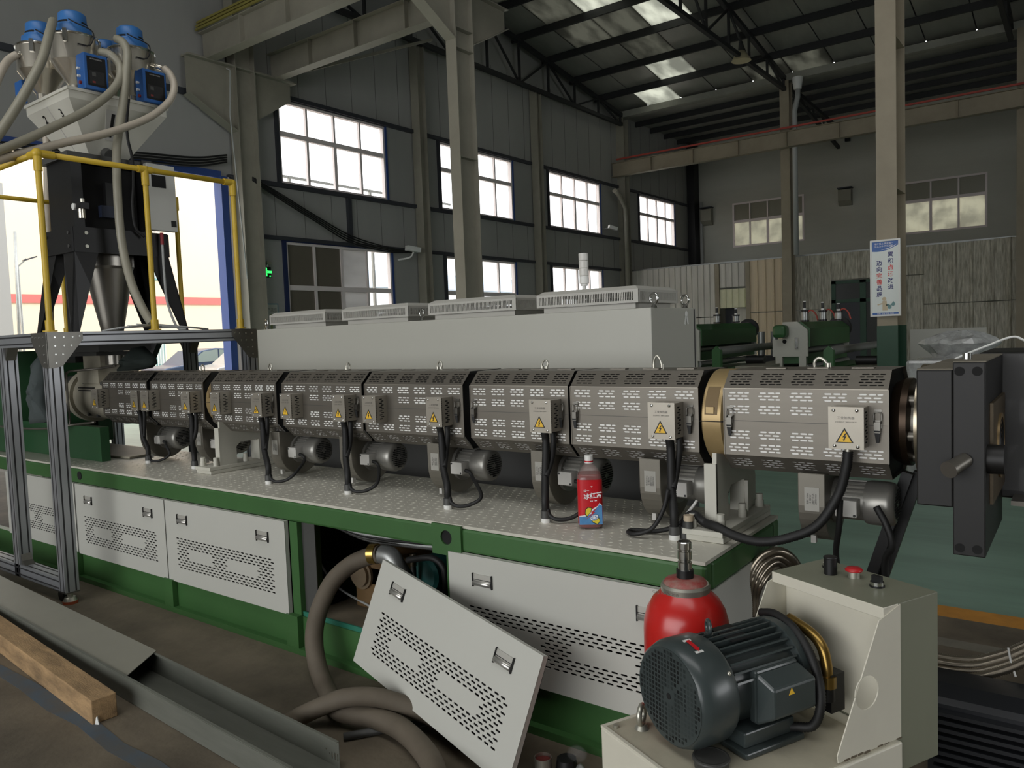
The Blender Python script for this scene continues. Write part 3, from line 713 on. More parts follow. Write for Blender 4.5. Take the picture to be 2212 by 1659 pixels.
COV = [(-5.6, -4.995, 6, [-5.6, -5.06], None, (0, 1, 4, 5)), (-4.945, -4.335, 6, [-4.93, -4.45], 'edge', (0, 1, 4, 5)), (-4.245, -3.618, 6, [-4.136, -3.735], 'hook', (0, 1, 4, 5)),
       (-3.562, -2.925, 6, [-3.478, -3.055], 'edge', (0, 1, 4, 5)), (-2.903, -2.262, 6, [-2.835, -2.412], 'hook', (0, 1, 4, 5)),
       (-2.218, -1.702, 5, [-1.838], 'hook', (3, 4)), (-1.688, -1.142, 5, [-1.302], 'arch', (3, 4)), (-1.045, -.508, 5, [-.667], 'pipe', (3, 4))]
CLB = ['first stainless heater cover from the left, two warning boxes, next to the pale feed casting', 'second stainless heater cover from the left, ending at the tan ring on the left',
       'third stainless heater cover from the left, just right of the left tan ring', 'fourth stainless heater cover from the left with two warning boxes',
       'fifth stainless heater cover with two warning boxes, wide gap on its right', 'sixth stainless heater cover with one warning box, above the tea bottle',
       'seventh stainless heater cover, arched thermocouple on top, just left of the big tan ring', 'last stainless heater cover at the right end next to the black block']
covers = []
for ci, (x0, x1, cols, boxes, eye, skip) in enumerate(COV):
    L = x1-x0
    t = thing('heater_cover', CLB[ci], 'heater cover', ((x0+x1)/2, YA, ZA-HF-CH), group='stainless heater covers along the barrel')
    gw = .078*(L/cols)/.107
    O = octo(x0)
    # front plate
    H = []
    for fr, rows, sk in ((.115, 3, ()), (.315, 3, skip), (.69, 3, skip), (.885, 3, ())): H += groups(cols, L, gw, rows, 2*HF*(.5-fr), sk)
    mb = MB(); mb.plate(rect(0, -HF, L, HF), H, (x0, YS, ZA), (1, 0, 0), (0, 0, 1), .0015); fp = mb.build('front_plate', m_ss, t)
    MB().box((x0+.01, YS+.0018, ZA-HF+.004), (x1-.01, YS+.008, ZA+HF-.004)).build('insulation', m_fibre, t)
    MB().box((x0, YS-.0008, ZA+.003), (x1, YS, ZA+.0045)).build('seam', m_dgrey, fp)
    r2 = math.sqrt(2)
    mb = MB(); mb.plate(rect(0, 0, L, CH*r2), groups(cols, L, gw, 5, CH*r2*.5, (), rp=.0118), (x0, YS, ZA+HF), (1, 0, 0), (0, 1/r2, 1/r2), .0015); mb.build('upper_slant', m_ss, t)
    mb = MB(); mb.plate(rect(0, 0, L, CH*r2), groups(cols, L, gw, 4, CH*r2*.5, (), rp=.0125), (x0, YS+CH, ZA-HF-CH), (1, 0, 0), (0, -1/r2, 1/r2), .0015); mb.build('lower_slant', m_ss, t)
    MB().prism([(x0+.01, YS+CH+.0005, ZA-HF-CH+.004), (x0+.01, YS+.006, ZA-HF+.0005), (x0+.01, YS+.012, ZA-HF+.006), (x0+.01, YS+CH+.006, ZA-HF-CH+.010)], (L-.02, 0, 0)).build('lower_insulation', m_fibre, t)
    MB().prism([(x0+.01, YS+.012, ZA+HF), (x0+.01, YS+CH+.004, ZA+HF+CH-.009), (x0+.01, YS+CH+.008, ZA+HF+CH-.014), (x0+.01, YS+.018, ZA+HF-.004)], (L-.02, 0, 0)).build('upper_dark_back', m_void, t)  # near-black backing added so the inside looks unlit through the upper slots
    mb = MB()
    P0, P1 = octo(x0), octo(x1)
    for i in (2, 3, 4, 5, 6): mb.poly([P0[i], P1[i], P1[(i+1) % 8], P0[(i+1) % 8]])
    mb.build('casing', m_ss, t)
    for x, nx in ((x0, -1), (x1, 1)):
        mb = MB(); hole = [(YA+.108*math.cos(2*PI*i/20), ZA+.108*math.sin(2*PI*i/20)) for i in range(20)]
        xx = x+.012*-nx
        mb.plate([(p[1], p[2]) for p in octo(0, .001)], [hole], (xx, 0, 0), (0, 1, 0), (0, 0, 1), .002); mb.build('end_plate', m_darksteel, t)
        MB().bar((x, YS, ZA-HF), (x, YS, ZA+HF), .004, .004).build('edge_trim', m_ss, t)
    MB().box((x0, YS-.001, ZA+HF-.001), (x1, YS+.002, ZA+HF+.001)).build('fold_line', m_boxss, t)
    # loose top lid strips
    for i in range(3): MB().box((x0+L*(.2+.27*i), YA-.04, ZA+HF+CH), (x0+L*(.2+.27*i)+.07, YA-.01, ZA+HF+CH+.004)).build('lid_tab', m_ss, t)
    for k, bx in enumerate(boxes): warning_box(t, bx, .102 if ci > 4 else .088)
    if ci >= 5: latch(t, x0+.024)
    if ci >= 2: latch(t, x1-.03 if ci < 7 else x1-.03)
    if eye: eye_on_top(t, (x0+x1)/2+(0.03 if ci != 7 else .02), eye)
    covers.append(t)
# ------------------------------------------------------------------ blowers
m_alu = mat('cast_aluminium_grey', (150, 148, 142), .36, .6, noise=.4, scale=6, dark=.8)
m_scroll = mat('blower_housing_grey', (122, 118, 108), .42, .45, noise=.4, scale=5, dark=.8)
m_tbox = mat('light_grey_box', (192, 190, 184), .45)
def make_blower():
    t = thing('cooling_blower', 'x', 'blower', (0, 0, 0), group='cooling blowers below the heater covers', local=True)
    R = .148; zc = .151
    prof = [(-R, .262), (-R, .24)]
    for i in range(25): a = PI+PI*1.3*i/24; rr = R*(1-.12*i/24); prof.append((rr*math.cos(a), zc+rr*math.sin(a)))
    prof += [(.05, .24)]
    MB().prism([(0, y, z) for y, z in prof], (.088, 0, 0)).build('scroll_housing', m_scroll, t, bev=.003)
    MB().cyl((.088, 0, zc), (.104, 0, zc), .080, n=28).build('motor_flange', m_alu, t)
    mt = MB().cyl((.104, 0, zc), (.2, 0, zc), .064, n=28).build('motor_body', m_alu, t)
    for i in range(9):
        a = PI*.15+i*PI*.7/8; MB().bar((.106, -math.cos(a)*.066, zc+math.sin(a)*.066), (.195, -math.cos(a)*.066, zc+math.sin(a)*.066), .004, .012, (0, -math.cos(a), math.sin(a))).build('cooling_fin', m_alu, mt)
    MB().lathe([(.072, 0), (.075, .012), (.075, .07), (.070, .085), (.058, .092), (0.0, .094)], (.188, 0, zc), (1, 0, 0), 28, False).build('fan_cowl', m_alu, t)
    g = MB()
    for i in range(-5, 6):
        for j in range(-5, 6):
            y, z = j*.0098, i*.0098
            if .012 < math.hypot(y, z) < .052: g.prism([(.282, y-.0038, zc+z-.003), (.282, y+.0038, zc+z-.003), (.282, y+.0038, zc+z+.003), (.282, y-.0038, zc+z+.003)], (.0014, 0, 0))
    g.build('fan_grille', m_void, t)
    tb = MB().box((.110, -.112, zc-.034), (.178, -.052, zc+.022)).build('terminal_box', m_tbox, t, bev=.003)
    for u, v in ((.117, zc+.015), (.171, zc-.027)): MB().cyl((u, -.1135, v), (u, -.112, v), .0045, n=8).build('screw', m_darksteel, tb)
    MB().box((.03, -.108, .016), (.046, -.088, .042)).build('drain_tab', m_tbox, t)
    np_ = MB().box((.022, -R-.0012, .135), (.07, -R-.0002, .215)).build('rating_label', mat('rating_label_white', (158, 156, 148), .5), t)
    text('电机 50Hz\n0.18kW\n380V 0.5A\n2800r/min', .0088, (.046, -R-.0018, .176), (0, 0, 1), (-1, 0, 0), m_ink, np_)
    return t
BX = [-5.127, -4.577, -3.703, -3.115, -2.497, -1.900, -1.389, -0.792]
BL_ = ['leftmost of the grey cooling blowers, under the first heater cover', 'grey cooling blower half hidden behind the left support stand', 'grey cooling blower just right of the left support stand',
       'grey cooling blower under the fourth heater cover, its cable looping on the deck', 'grey cooling blower under the fifth heater cover with rating label', 'grey cooling blower partly behind the red tea bottle',
       'grey cooling blower just left of the right support stand', 'rightmost grey cooling blower hanging past the deck end']
b0 = make_blower()
for i, x in enumerate(BX):
    b = b0 if i == 0 else copy_tree(b0)
    if i == 1: x = -4.53
    b.location = (x, 2.84 if i == 1 else 2.80, ZD+(.001 if i < 7 else -.010)); b['label'] = BL_[i]
# ------------------------------------------------------------------ barrel supports
def support(name, label, x, front, back, w=.1):
    """painted plate support: tall plates on a base slab, bolts"""
    t = thing(name, label, 'support', (x, 2.8, ZD))
    MB().box((x-w, front, ZD+.001), (x+w, back, ZD+.022)).build('base_plate', m_panel, t, bev=.002)
    MB().box((x-w, front, ZD+.023), (x+w, back, ZD+.042)).build('base_plate', m_panel, t, bev=.002)
    return t
m_sup = mat('pale_grey_support_paint', (198, 196, 184), .45, noise=.4, scale=4, dark=.85)
def bolts(t, pts, h=.05, r=.014):
    for x, y in pts:
        mb = MB(); mb.cyl((x, y, ZD+.042), (x, y, ZD+.042+h*.55), r*1.25, n=6); mb.cyl((x, y, ZD+.042+h*.55), (x, y, ZD+.042+h), r, n=12); mb.build('anchor_bolt', m_sup, t)
for k, (x, lab) in enumerate(((-1.09, 'pale grey support stand below the big tan ring near the deck end'), (-4.21, 'pale grey support stand with square cutout below the left tan ring'))):
    t = thing('barrel_support', lab, 'support stand', (x, 2.8, ZD), group='barrel support stands')
    for dz in (.001, .022): MB().box((x-.075, 2.545-dz*.3, ZD+dz), (x+.075, 3.04, ZD+dz+.02)).build('base_plate', m_sup, t, bev=.002)
    # upright with a cut-out, facing the camera, and side plate
    mb = MB(); outl = [(-.20, 0), (-.09, 0), (-.09, .10), (-.06, .125), (.07, .125), (.07, 0), (.20, 0), (.20, .12), (.15, .25), (.08, .235), (-.08, .235), (-.14, .252), (-.195, .262)]
    for xx in (x+(.014 if k == 0 else .05),):
        mb = MB(); mb.prism([(xx-.008, YA+u, ZD+.042+v) for u, v in outl[:3]+outl[3:]], (.016, 0, 0)); mb.build('side_plate', m_sup, t)
    MB().box((x-.022+.036*k, YA-.205, ZD+.042), (x+.022+.036*k, YA-.19, ZD+.265)).build('front_plate', m_sup, t)
    MB().box((x-.036, YA+.075, ZD+.042), (x+.036, YA+.086, ZD+.16)).build('inner_plate', m_sup, t)
    bolts(t, [(x-.05, 2.575), (x+.045, 2.60), (x+.045, 3.0), (x-.045, 3.0), (x+.05, 2.80)])
    if k == 0:
        MB().cyl((x-.052, 2.545, ZD+.044), (x-.052, 2.545, ZD+.07), .016, n=10).build('thread_end', m_dgrey, t); MB().cyl((x-.052, 2.545, ZD+.07), (x-.052, 2.545, ZD+.09), .018, n=10).build('plastic_cap', mat('tan_cap', (186, 170, 146), .5), t)
# ------------------------------------------------------------------ cable conduits
def conduit(i, top, bot, lab, blower=None, split=True, loop=None):
    t = thing('cable_conduit', lab, 'cable', (bot[0], bot[1], ZD), group='black cable conduits from the warning boxes to the deck')
    x, y = bot[0], bot[1]
    mb = MB(); mb.tube([top, (top[0], top[1]+.01, top[2]-.05), ((top[0]*.6+x*.4), (top[1]*.6+y*.4), (top[2]+ZD)/2), (x, y, ZD+.10), (x, y, ZD+.045)], .0165, 10, 10, rib=.008, ribd=.1)
    mb.build('conduit', m_rubber, t)
    if split: MB().tube([(top[0]+.03, top[1]+.02, top[2]), (top[0]+.03, top[1]+.02, top[2]-.05), (top[0]+.018, top[1]+.02, top[2]-.12), ((top[0]+x)/2+.006, (top[1]+y)/2, (top[2]+ZD)/2)], .012, 8, 6).build('branch', m_rubber, t)
    MB().cyl((x, y, ZD), (x, y, ZD+.018), .020, n=12).build('gland', m_white, t, label='white cable gland')
    MB().cyl((x, y, ZD+.018), (x, y, ZD+.048), .0205, .0195, n=12).build('gland_nut', m_dgrey, t)
    if blower is not None:
        bx, by, bz = blower+.18, 2.80-.085, ZD+.135
        pts = loop or [(x+.010, y, ZD+.055), (x+.022, y, ZD+.028), (x+.055, y+.005, ZD+.016), (max(bx+.02, x+.10), y+.035, ZD+.022), (max(bx+.055, x+.13), y+.075, ZD+.055), (bx+.05, by-.01, ZD+.105), (bx+.022, by, bz-.006), (bx-.004, by, bz)]
        MB().tube(pts, .0085, 8, 7).build('motor_cable', m_rubber, t)
    return t
zt = ZA-.065
CC = [((-5.02, 2.60, zt), (-4.985, 2.624), BX[0]), ((-4.41, 2.60, zt), (-4.455, 2.636), None), ((-3.70, 2.60, zt), (-3.555, 2.527), BX[2]), ((-3.015, 2.60, zt), (-2.934, 2.54), BX[3]),
      ((-2.365, 2.60, zt), (-2.263, 2.522), BX[4]), ((-1.79, 2.60, zt), (-1.742, 2.521), BX[5])]
CN = ['leftmost black cable conduit, bending to the deck by the loose grey plate', 'black cable conduit just left of the left support stand', 'black cable conduit just right of the left support stand',
      'black cable conduit below the fourth heater cover', 'black cable conduit below the fifth heater cover', 'black cable conduit just left of the red tea bottle']
for i, (a, b, c) in enumerate(CC): conduit(i, a, b, CN[i], c)
x, y = -1.19, 2.529
conduit(6, (-1.235, 2.60, zt), (x, y), 'black ribbed conduit right of the bottle with a cable loop on the deck', BX[6], True,
        [(x-.02, y, .93), (x-.035, y-.01, .86), (x-.07, y-.035, .79), (x-.13, y-.05, .765), (x-.17, y-.03, .763), (x-.16, y+.0, .764), (x-.08, y+.03, .764), (x-.01, y+.06, .79), (x+.02, y+.10, .84)])
t = thing('motor_lead', 'short white lead coming out of the blower by the right support', 'cable', (x+.02, y+.1, .84))
MB().tube([(x+.005, y+.085, .82), (x+.03, y+.10, .855), (x+.035, y+.12, .87)], .0055, 8).build('lead', m_white, t)
# the long conduit of the last box: drops beyond the deck end and swings back over it
t = thing('cable_conduit', 'long black conduit sagging from the last warning box back onto the deck', 'cable', (-.6, 2.6, .75), group='black cable conduits from the warning boxes to the deck')
tp = at(1832, 975, 'y', 2.6)
P = [tp, at(1828, 1010, 'y', 2.6), at(1810, 1070, 'y', 2.6), at(1765, 1135, 'y', 2.57), at(1700, 1163, 'y', 2.54), at(1640, 1170, 'y', 2.53), at(1590, 1158, 'y', 2.54), at(1548, 1138, 'y', 2.56), (-1.10, 2.585, .81), (-1.135, 2.58, .835), (-1.162, 2.57, .82), (-1.165, 2.56, .78)]
MB().tube(P, .0165, 10, 8, rib=.008, ribd=.1).build('conduit', m_rubber, t)
MB().cyl(tp, (tp[0]+.002, tp[1], tp[2]+.03), .011, n=10).build('gland', m_zinc, t)
MB().cyl((-1.165, 2.56, ZD+.001), (-1.165, 2.56, ZD+.045), .021, n=12).build('gland_nut', m_dgrey, t)
o = MB().tube([at(1815, 1080, 'y', 2.62), at(1812, 1140, 'y', 2.64), at(1806, 1190, 'y', 2.7), at(1812, 1240, 'y', 2.75)], .010, 8).build('cable_conduit', m_rubber); o['label'] = 'thin black cable hanging down in front of the last blower'; o['category'] = 'cable'
o = MB().tube([at(1893, 1095, 'y', 2.68), at(1915, 1135, 'y', 2.66), at(1927, 1180, 'y', 2.66), at(1912, 1235, 'y', 2.7), (-.5, 2.78, .3), (-.52, 2.82, .012)], .011, 8).build('cable_conduit', m_rubber); o['label'] = 'black cable hanging from the motor of the last blower'; o['category'] = 'cable'
# plate lying on the deck at the far left
mb = MB(); mb.prism([(-6.35, 2.95, ZD+.003), (-5.98, 2.59, ZD+.003), (-5.30, 2.66, ZD+.003), (-5.35, 3.0, ZD+.003)], (0, 0, .012))
o = mb.build('loose_sheet', m_castlight); o['label'] = 'loose flat metal sheet lying on the left end of the deck'; o['category'] = 'sheet'
# ------------------------------------------------------------------ gearbox at the left end
m_gg = mat('gearbox_green', (44, 84, 52), .42, noise=.5, scale=3, dark=.7)
g = thing('gearbox', 'dark green gearbox block at the left end of the machine', 'gearbox', (-6.9, 2.8, .7))
MB().box((-7.4, 2.40, ZD+.001), (-6.62, 3.2, 1.52)).build('housing', m_gg, g, bev=.01)
MB().box((-6.62, 2.50, ZD+.001), (-5.36, 2.56, .985)).build('coupling_guard', m_gg, g)
MB().box((-6.62, 3.0, ZD+.001), (-6.45, 3.03, 1.03)).build('guard_plate', m_gg, g)
MB().cyl((-6.62, YA, ZA), (-6.42, YA, ZA), .27, n=32).build('output_flange', m_gg, g)
MB().cyl((-6.42, YA, ZA), (-6.13, YA, ZA), .15, n=24).build('coupling', m_dgrey, g)
for z in (.85, 1.0, 1.15, 1.3, 1.45): MB().cyl((-6.66, 2.398, z), (-6.66, 2.392, z), .012, n=6).build('bolt', m_gg, g)
t = thing('lubrication_pipe', 'thin bent steel lubrication pipe in front of the feed casting', 'pipe', (-6.0, 2.5, 1.0))
P0 = at(152, 960, 'y', 2.52)
MB().tube([at(250, 790, 'y', 2.62), at(215, 796, 'y', 2.6), at(160, 801, 'y', 2.52), at(146, 804, 'y', 2.52), at(143, 815, 'y', 2.52), at(148, 880, 'y', 2.52), at(153, 940, 'y', 2.52), (P0.x, P0.y, .93)], .008, 8, 5).build('pipe', m_barrel, t)
MB().tube([at(0, 921, 'y', 2.36), at(60, 926, 'y', 2.36), at(110, 925, 'y', 2.38), at(155, 918, 'y', 2.48), at(205, 912, 'y', 2.52)], .008, 8, 5).build('pipe', m_barrel, t)
# dark cloth draped between gearbox and platform
def drape(name, lab, pts, col, th=.03, sub=1):
    pass
# ------------------------------------------------------------------ screen changer block at the right end
m_bk = mat('blackened_steel', (25, 24, 23), .5, .2, noise=.6, scale=6, dark=.6)
m_dirty = mat('dusty_black_top', (120, 114, 100), .7, noise=.7, scale=6, dark=.6)
s = thing('screen_changer', 'heavy black screen changer block at the end of the barrel', 'screen changer', (-.32, 2.8, .83))
MB().box((-.405, 2.5, .962), (-.312, 3.15, 1.357)).build('adapter_block', m_bk, s, bev=.004)
mb = MB(); mb.box((-.312, 2.5, .826), (-.232, 3.02, 1.378)); blk = mb.build('clamp_block', m_bk, s, bev=.003)
MB().box((-.405, 2.51, 1.357), (-.312, 3.15, 1.36)).build('dusty_top', m_dirty, s); MB().box((-.312, 2.51, 1.378), (-.232, 3.02, 1.381)).build('dusty_top', m_dirty, s)
for z in (1.353, .848):
    for x in (-.295, -.252): MB().cyl((x, 2.499, z), (x, 2.503, z), .013, n=14).build('bolt_hole', m_void, blk)
pb = MB(); c0 = Vector((-.262, 2.5, 1.09)); pb.cyl(c0+V(-.02, .0, .012), c0+V(-.045, -.055, -.004), .021, n=20); pb.cyl(c0+V(-.045, -.055, -.004), c0+V(-.052, -.07, -.008), .024, n=20)
pb.build('sensor_plug', m_barrel, s); MB().cyl((-.235, 2.555, 1.10), (-.19, 2.555, 1.10), .042, n=24).build('boss', m_bk, s)
# outlet side: recessed frame with the round breaker screen
MB().box((-.231, 2.60, .96), (-.222, 2.98, 1.255)).build('outlet_frame', mat('greasy_brown_steel', (98, 86, 68), .45, .5, noise=.7, scale=12), s)
mb = MB(); mb.lathe([(.0, 0), (.10, 0), (.10, .006), (.088, .006), (.088, .002), (.0, .002)], (-.222, 2.80, 1.107), (1, 0, 0), 30); sc_ = mb.build('breaker_screen', mat('tarnished_screen', (150, 128, 92), .4, .6, noise=.6, scale=20), s)
for r in (.02, .035, .05, .065, .08): MB().torus((-.219, 2.80, 1.107), (1, 0, 0), r, .0025, 26, 5).build('screen_groove', m_bk, sc_)
MB().box((-.30, 3.02, .90), (.45, 3.45, 1.385)).build('slide_body', m_bk, s, bev=.006)
for p in ((-.3, 3.0, 1.386), (.3, 3.2, 1.386)): pass
m_film2 = glassy('clear_stretch_film', (200, 200, 200), .06, .1)
mb = MB(); random.seed(3)
G = [[(-.235+.05*i, 3.008-.012*random.random(), .93+.075*j) for j in range(7)] for i in range(14)]
for i in range(13):
    for j in range(6): mb.poly([G[i][j], G[i+1][j], G[i+1][j+1], G[i][j+1]])
mb.build('wrapping_film', m_film2, s, label='crumpled clear plastic film')
MB().box((-.2, 2.9, .90), (.4, 3.02, .915)).build('film_edge', m_barrel, s)
MB().cyl((-.29, 2.62, 1.381), (-.29, 2.62, 1.40), .012, n=10).build('top_bolt', m_chrome, s)
# black support legs
t = thing('support_legs', 'pair of slanting black steel legs under the barrel end', 'stand', (-.55, 2.95, 0))
for dx, y in ((0, 2.9), (.05, 2.95)):
    a = at(1962+dx*500, 1020, 'y', y); b = at(1880+dx*520, 1250, 'y', y); d = (b-a); e = a+d*((.001-a.z)/d.z)
    MB().bar(a, e, .035, .035).build('leg', m_black, t)
# ------------------------------------------------------------------ long white cabinet behind the barrel
m_cab = mat('cabinet_light_grey', (178, 177, 167), .4, noise=.3, scale=1.2, dark=.9)
m_hood = mat('hood_grey_plastic', (178, 176, 168), .45)
m_cabdark = mat('cabinet_dark_grey', (62, 62, 60), .6)
CY0, CY1, CX0, CX1, CZ = 3.3, 3.82, -4.682, -1.644, 1.607
cab = thing('electrical_cabinet', 'long light grey electrical cabinet standing behind the extruder barrel', 'cabinet', ((CX0+CX1)/2, 3.56, 0))
MB().box((CX0, CY0, 1.0), (CX1, CY1, CZ)).build('body', m_cab, cab, bev=.003)
MB().box((CX0+.005, CY0+.01, .0), (CX1-.005, CY1-.005, 1.0)).build('lower_section', m_cabdark, cab)  # lower part of the cabinet in plain dark grey
MB().box((CX1-.001, CY1-.035, 1.01), (CX1+.004, CY1-.028, CZ-.005)).build('edge_gap', m_cabdark, cab)
HL = ['leftmost slotted vent hood on the long grey cabinet', 'second slotted vent hood on the cabinet, right of the leftmost one', 'third slotted vent hood on the cabinet, left of the lamp tower', 'rightmost slotted vent hood on the cabinet, below the white lamp tower']
for i, (x0, x1) in enumerate(((-4.53, -3.945), (-3.79, -3.205), (-3.05, -2.42), (-2.292, -1.705))):
    t = thing('vent_hood', HL[i], 'vent hood', ((x0+x1)/2, 3.5, CZ), group='vent hoods on the cabinet')
    y0, y1 = CY0-.002, 3.73; z0, z1 = CZ+.028, CZ+.092
    MB().box((x0+.03, y0+.025, CZ+.001), (x1-.03, y1-.03, z0)).build('base', m_hood, t)
    w = x1-x0
    sl = lambda W: [rect(.018+k*.0092, .012, .018+k*.0092+.0046, .052) for k in range(int((W-.036)/.0092))]
    mb = MB(); mb.plate(rect(0, 0, w, .064), sl(w), (x0, y0, z0), (1, 0, 0), (0, 0, 1), .002); mb.plate(rect(0, 0, w, .064), sl(w), (x1, y1, z0), (-1, 0, 0), (0, 0, 1), .002)
    d = y1-y0
    mb.plate(rect(0, 0, d, .064), sl(d), (x1, y0, z0), (0, 1, 0), (0, 0, 1), .002); mb.plate(rect(0, 0, d, .064), sl(d), (x0, y1, z0), (0, -1, 0), (0, 0, 1), .002)
    mb.build('grille', m_hood, t)
    mb = MB(); k = .03; h = .018
    a = [(x0, y0, z1), (x1, y0, z1), (x1, y1, z1), (x0, y1, z1)]; b = [(x0+k, y0+k, z1+h), (x1-k, y0+k, z1+h), (x1-k, y1-k, z1+h), (x0+k, y1-k, z1+h)]
    for j in range(4): mb.poly([a[j], a[(j+1) % 4], b[(j+1) % 4], b[j]])
    mb.poly(b); mb.build('lid', m_hood, t)
    MB().cyl(((x0+x1)/2, 3.52, CZ+.002), ((x0+x1)/2, 3.52, CZ+.06), .13, n=20).build('fan', m_void, t)
EB = [(-1.62-.03, 3.345, 'chromed lifting eye on the near right corner of the grey cabinet'), (-1.68, 3.76, 'chromed lifting eye with white tag at the far right corner of the cabinet'), (-3.13, 3.33, 'chromed lifting eye in the middle of the cabinet top'), (-4.62, 3.34, 'chromed lifting eye at the left end of the cabinet top')]
for x, y, lab in EB:
    t = thing('lifting_eye', lab, 'lifting eye', (x, y, CZ), group='lifting eyes on the cabinet')
    mb = MB(); mb.torus((x, y, CZ+.043), (.35, 1, 0), .024, .0065, 24, 8); mb.cyl((x, y, CZ), (x, y, CZ+.018), .015, .009, n=14); mb.build('ring', m_chrome, t)
p = Vector((-1.643, 3.70, CZ)); t = thing('paper_tag', 'small white ribbon shaped tag on the cabinet corner', 'tag', (-1.641, 3.69, CZ-.06))
mb = MB(); mb.prism([(-1.6425, 3.69+u, CZ-.03+v) for u, v in circ(0, 0, .016, 12)], (.001, 0, 0)); mb.prism([(-1.6425, 3.69+u, CZ-.03+v) for u, v in ((-.012, -.01), (.0, -.014), (-.012, -.055), (-.026, -.05))], (.001, 0, 0)); mb.prism([(-1.6425, 3.69+u, CZ-.03+v) for u, v in ((.012, -.01), (.026, -.05), (.012, -.055), (.0, -.014))], (.001, 0, 0)); mb.build('tag', m_white, t)
# lamp tower
m_lampw = mat('milky_lamp_plastic', (206, 204, 198), .35)
q = at(1262, 613, 'y', 3.62)
t = thing('signal_tower', 'white stacked signal lamp tower on top of the grey cabinet', 'signal tower', (q.x, q.y, CZ+.1))
x, y = q.x, q.y; zt = at(1258, 547, 'y', 3.62).z; zb = q.z
MB().cyl((x, y, CZ+.08), (x, y, zb), .011, n=12).cyl((x, y, zb-.012), (x, y, zb+.008), .02, n=14).build('stem', m_white, t)
n = 4; hh = (zt-zb)/n
for i in range(n): MB().lathe([(.0245, 0), (.026, .003), (.026, hh-.004), (.0245, hh-.001)], (x, y, zb+i*hh), (0, 0, 1), 20).build('lamp_segment', m_lampw if i else m_white, t)
# ------------------------------------------------------------------ aluminium platform
m_prof = mat('aluminium_profile', (172, 174, 178), .36, .7, noise=.35, scale=6, dark=.82)
m_groove = mat('profile_groove', (38, 38, 40), .6)
m_gus = mat('gusset_steel', (128, 126, 120), .34, .85, noise=.5, scale=9, dark=.7)
PF = thing('work_platform', 'aluminium profile platform with yellow railing standing over the extruder', 'platform', (-5.6, 2.7, 0))
def profile(a, b, w=.08, h=.08, up=(0, 0, 1), name='beam', par=PF, g=True):
    a, b = Vector(a), Vector(b); o = MB().bar(a, b, w, h, up).build(name, m_prof, par)
    if g:
        d = (b-a).normalized(); u = Vector(up); u = (u-d*u.dot(d)).normalized(); r = d.cross(u); mb = MB()
        for s in (-1, 1):
            for off in (-.021, .021) if True else (0,):
                mb.bar(a+r*(s*w/2)+u*(off*h/.08), b+r*(s*w/2)+u*(off*h/.08), .0015, .009, u); mb.bar(a+u*(s*h/2)+r*(off*w/.08), b+u*(s*h/2)+r*(off*w/.08), .009, .0015, u)
        mb.build('groove', m_groove, o)
    return o
xa, xb, ya, yb, zp = -4.89, -6.95, 2.04, 3.37, 1.62
for x, y in ((xa, ya), (-5.52, ya), (-5.66, yb), (xa, yb), (-6.9, ya), (-6.9, yb)): profile((x, y, .075), (x, y, zp-.08), .08, .08, (0, 1, 0), 'leg')
for y in (ya, yb): profile((xa+.04, y, zp-.04), (xb, y, zp-.04))
for x in (xa, -6.9): profile((x, ya+.04, zp-.04), (x, yb-.04, zp-.04))
for x in (-5.0, -6.3): profile((x-.35, ya+.04, zp-.04), (x-.35, yb-.04, zp-.04), g=False)
for y in (ya,): profile((xa-.04, y, .115), (xb, y, .115), .08, .08)
# gusset plates
for x, y, sx, sy in ((xa, ya, 1, -1), (xa, yb, 1, 1)):
    e = .041
    out = [(-.04, 0), (.16, 0), (.16, -.045), (.035, -.20), (-.01, -.21), (-.04, -.21)]
    mb = MB(); mb.prism([(x+e, y-sy*u, zp+v) for u, v in out], (.004, 0, 0)); gp = mb.build('gusset', m_gus, PF)
    mb = MB()
    for u, v in ((.0, -.03), (.05, -.03), (.1, -.03), (.14, -.025), (0, -.08), (.05, -.08), (.09, -.08), (0, -.13), (.04, -.13), (0, -.18)): mb.cyl((x+e+.004, y-sy*u, zp+v), (x+e+.007, y-sy*u, zp+v), .0055, n=8)
    mb.build('gusset_bolt', m_chrome, gp)
    mb = MB(); mb.prism([(x-u, y+sy*e, zp+v) for u, v in out], (0, sy*.004, 0)); gp = mb.build('gusset', m_gus, PF)
    mb = MB()
    for u, v in ((.0, -.03), (.05, -.03), (.1, -.03), (.14, -.025), (0, -.08), (.05, -.08), (0, -.13), (0, -.18)): mb.cyl((x-u, y+sy*(e+.004), zp+v), (x-u, y+sy*(e+.007), zp+v), .0055, n=8)
    mb.build('gusset_bolt', m_chrome, gp)
for x, y in ((-5.52, ya), (-5.66, yb)):
    for s in (-1, 1): MB().prism([(x+s*.041, y-.03, zp-.08), (x+s*.085, y-.03, zp-.08), (x+s*.075, y-.03, zp-.1), (x+s*.05, y-.03, zp-.14), (x+s*.041, y-.03, zp-.16)], (0, .06, 0)).build('bracket', m_gus, PF)
for s in (-1, 1): MB().prism([(-5.52+s*.041, ya-.03, .155), (-5.52+s*.10, ya-.03, .155), (-5.52+s*.06, ya-.03, .18), (-5.52+s*.041, ya-.03, .22)], (0, .06, 0)).build('bracket', m_gus, PF)
mb = MB(); 
mb.box((-6.9, ya+.04, zp-.012), (-5.98, yb-.04, zp)); mb.box((-5.40, ya+.04, zp-.012), (xa+.03, yb-.04, zp)); mb.box((-5.98, ya+.04, zp-.012), (-5.40, 2.5, zp)); mb.box((-5.98, 3.1, zp-.012), (-5.40, yb-.04, zp))
mb.build('deck', m_gus, PF)
m_ored = mat('orange_foot_rubber', (150, 70, 40), .7)
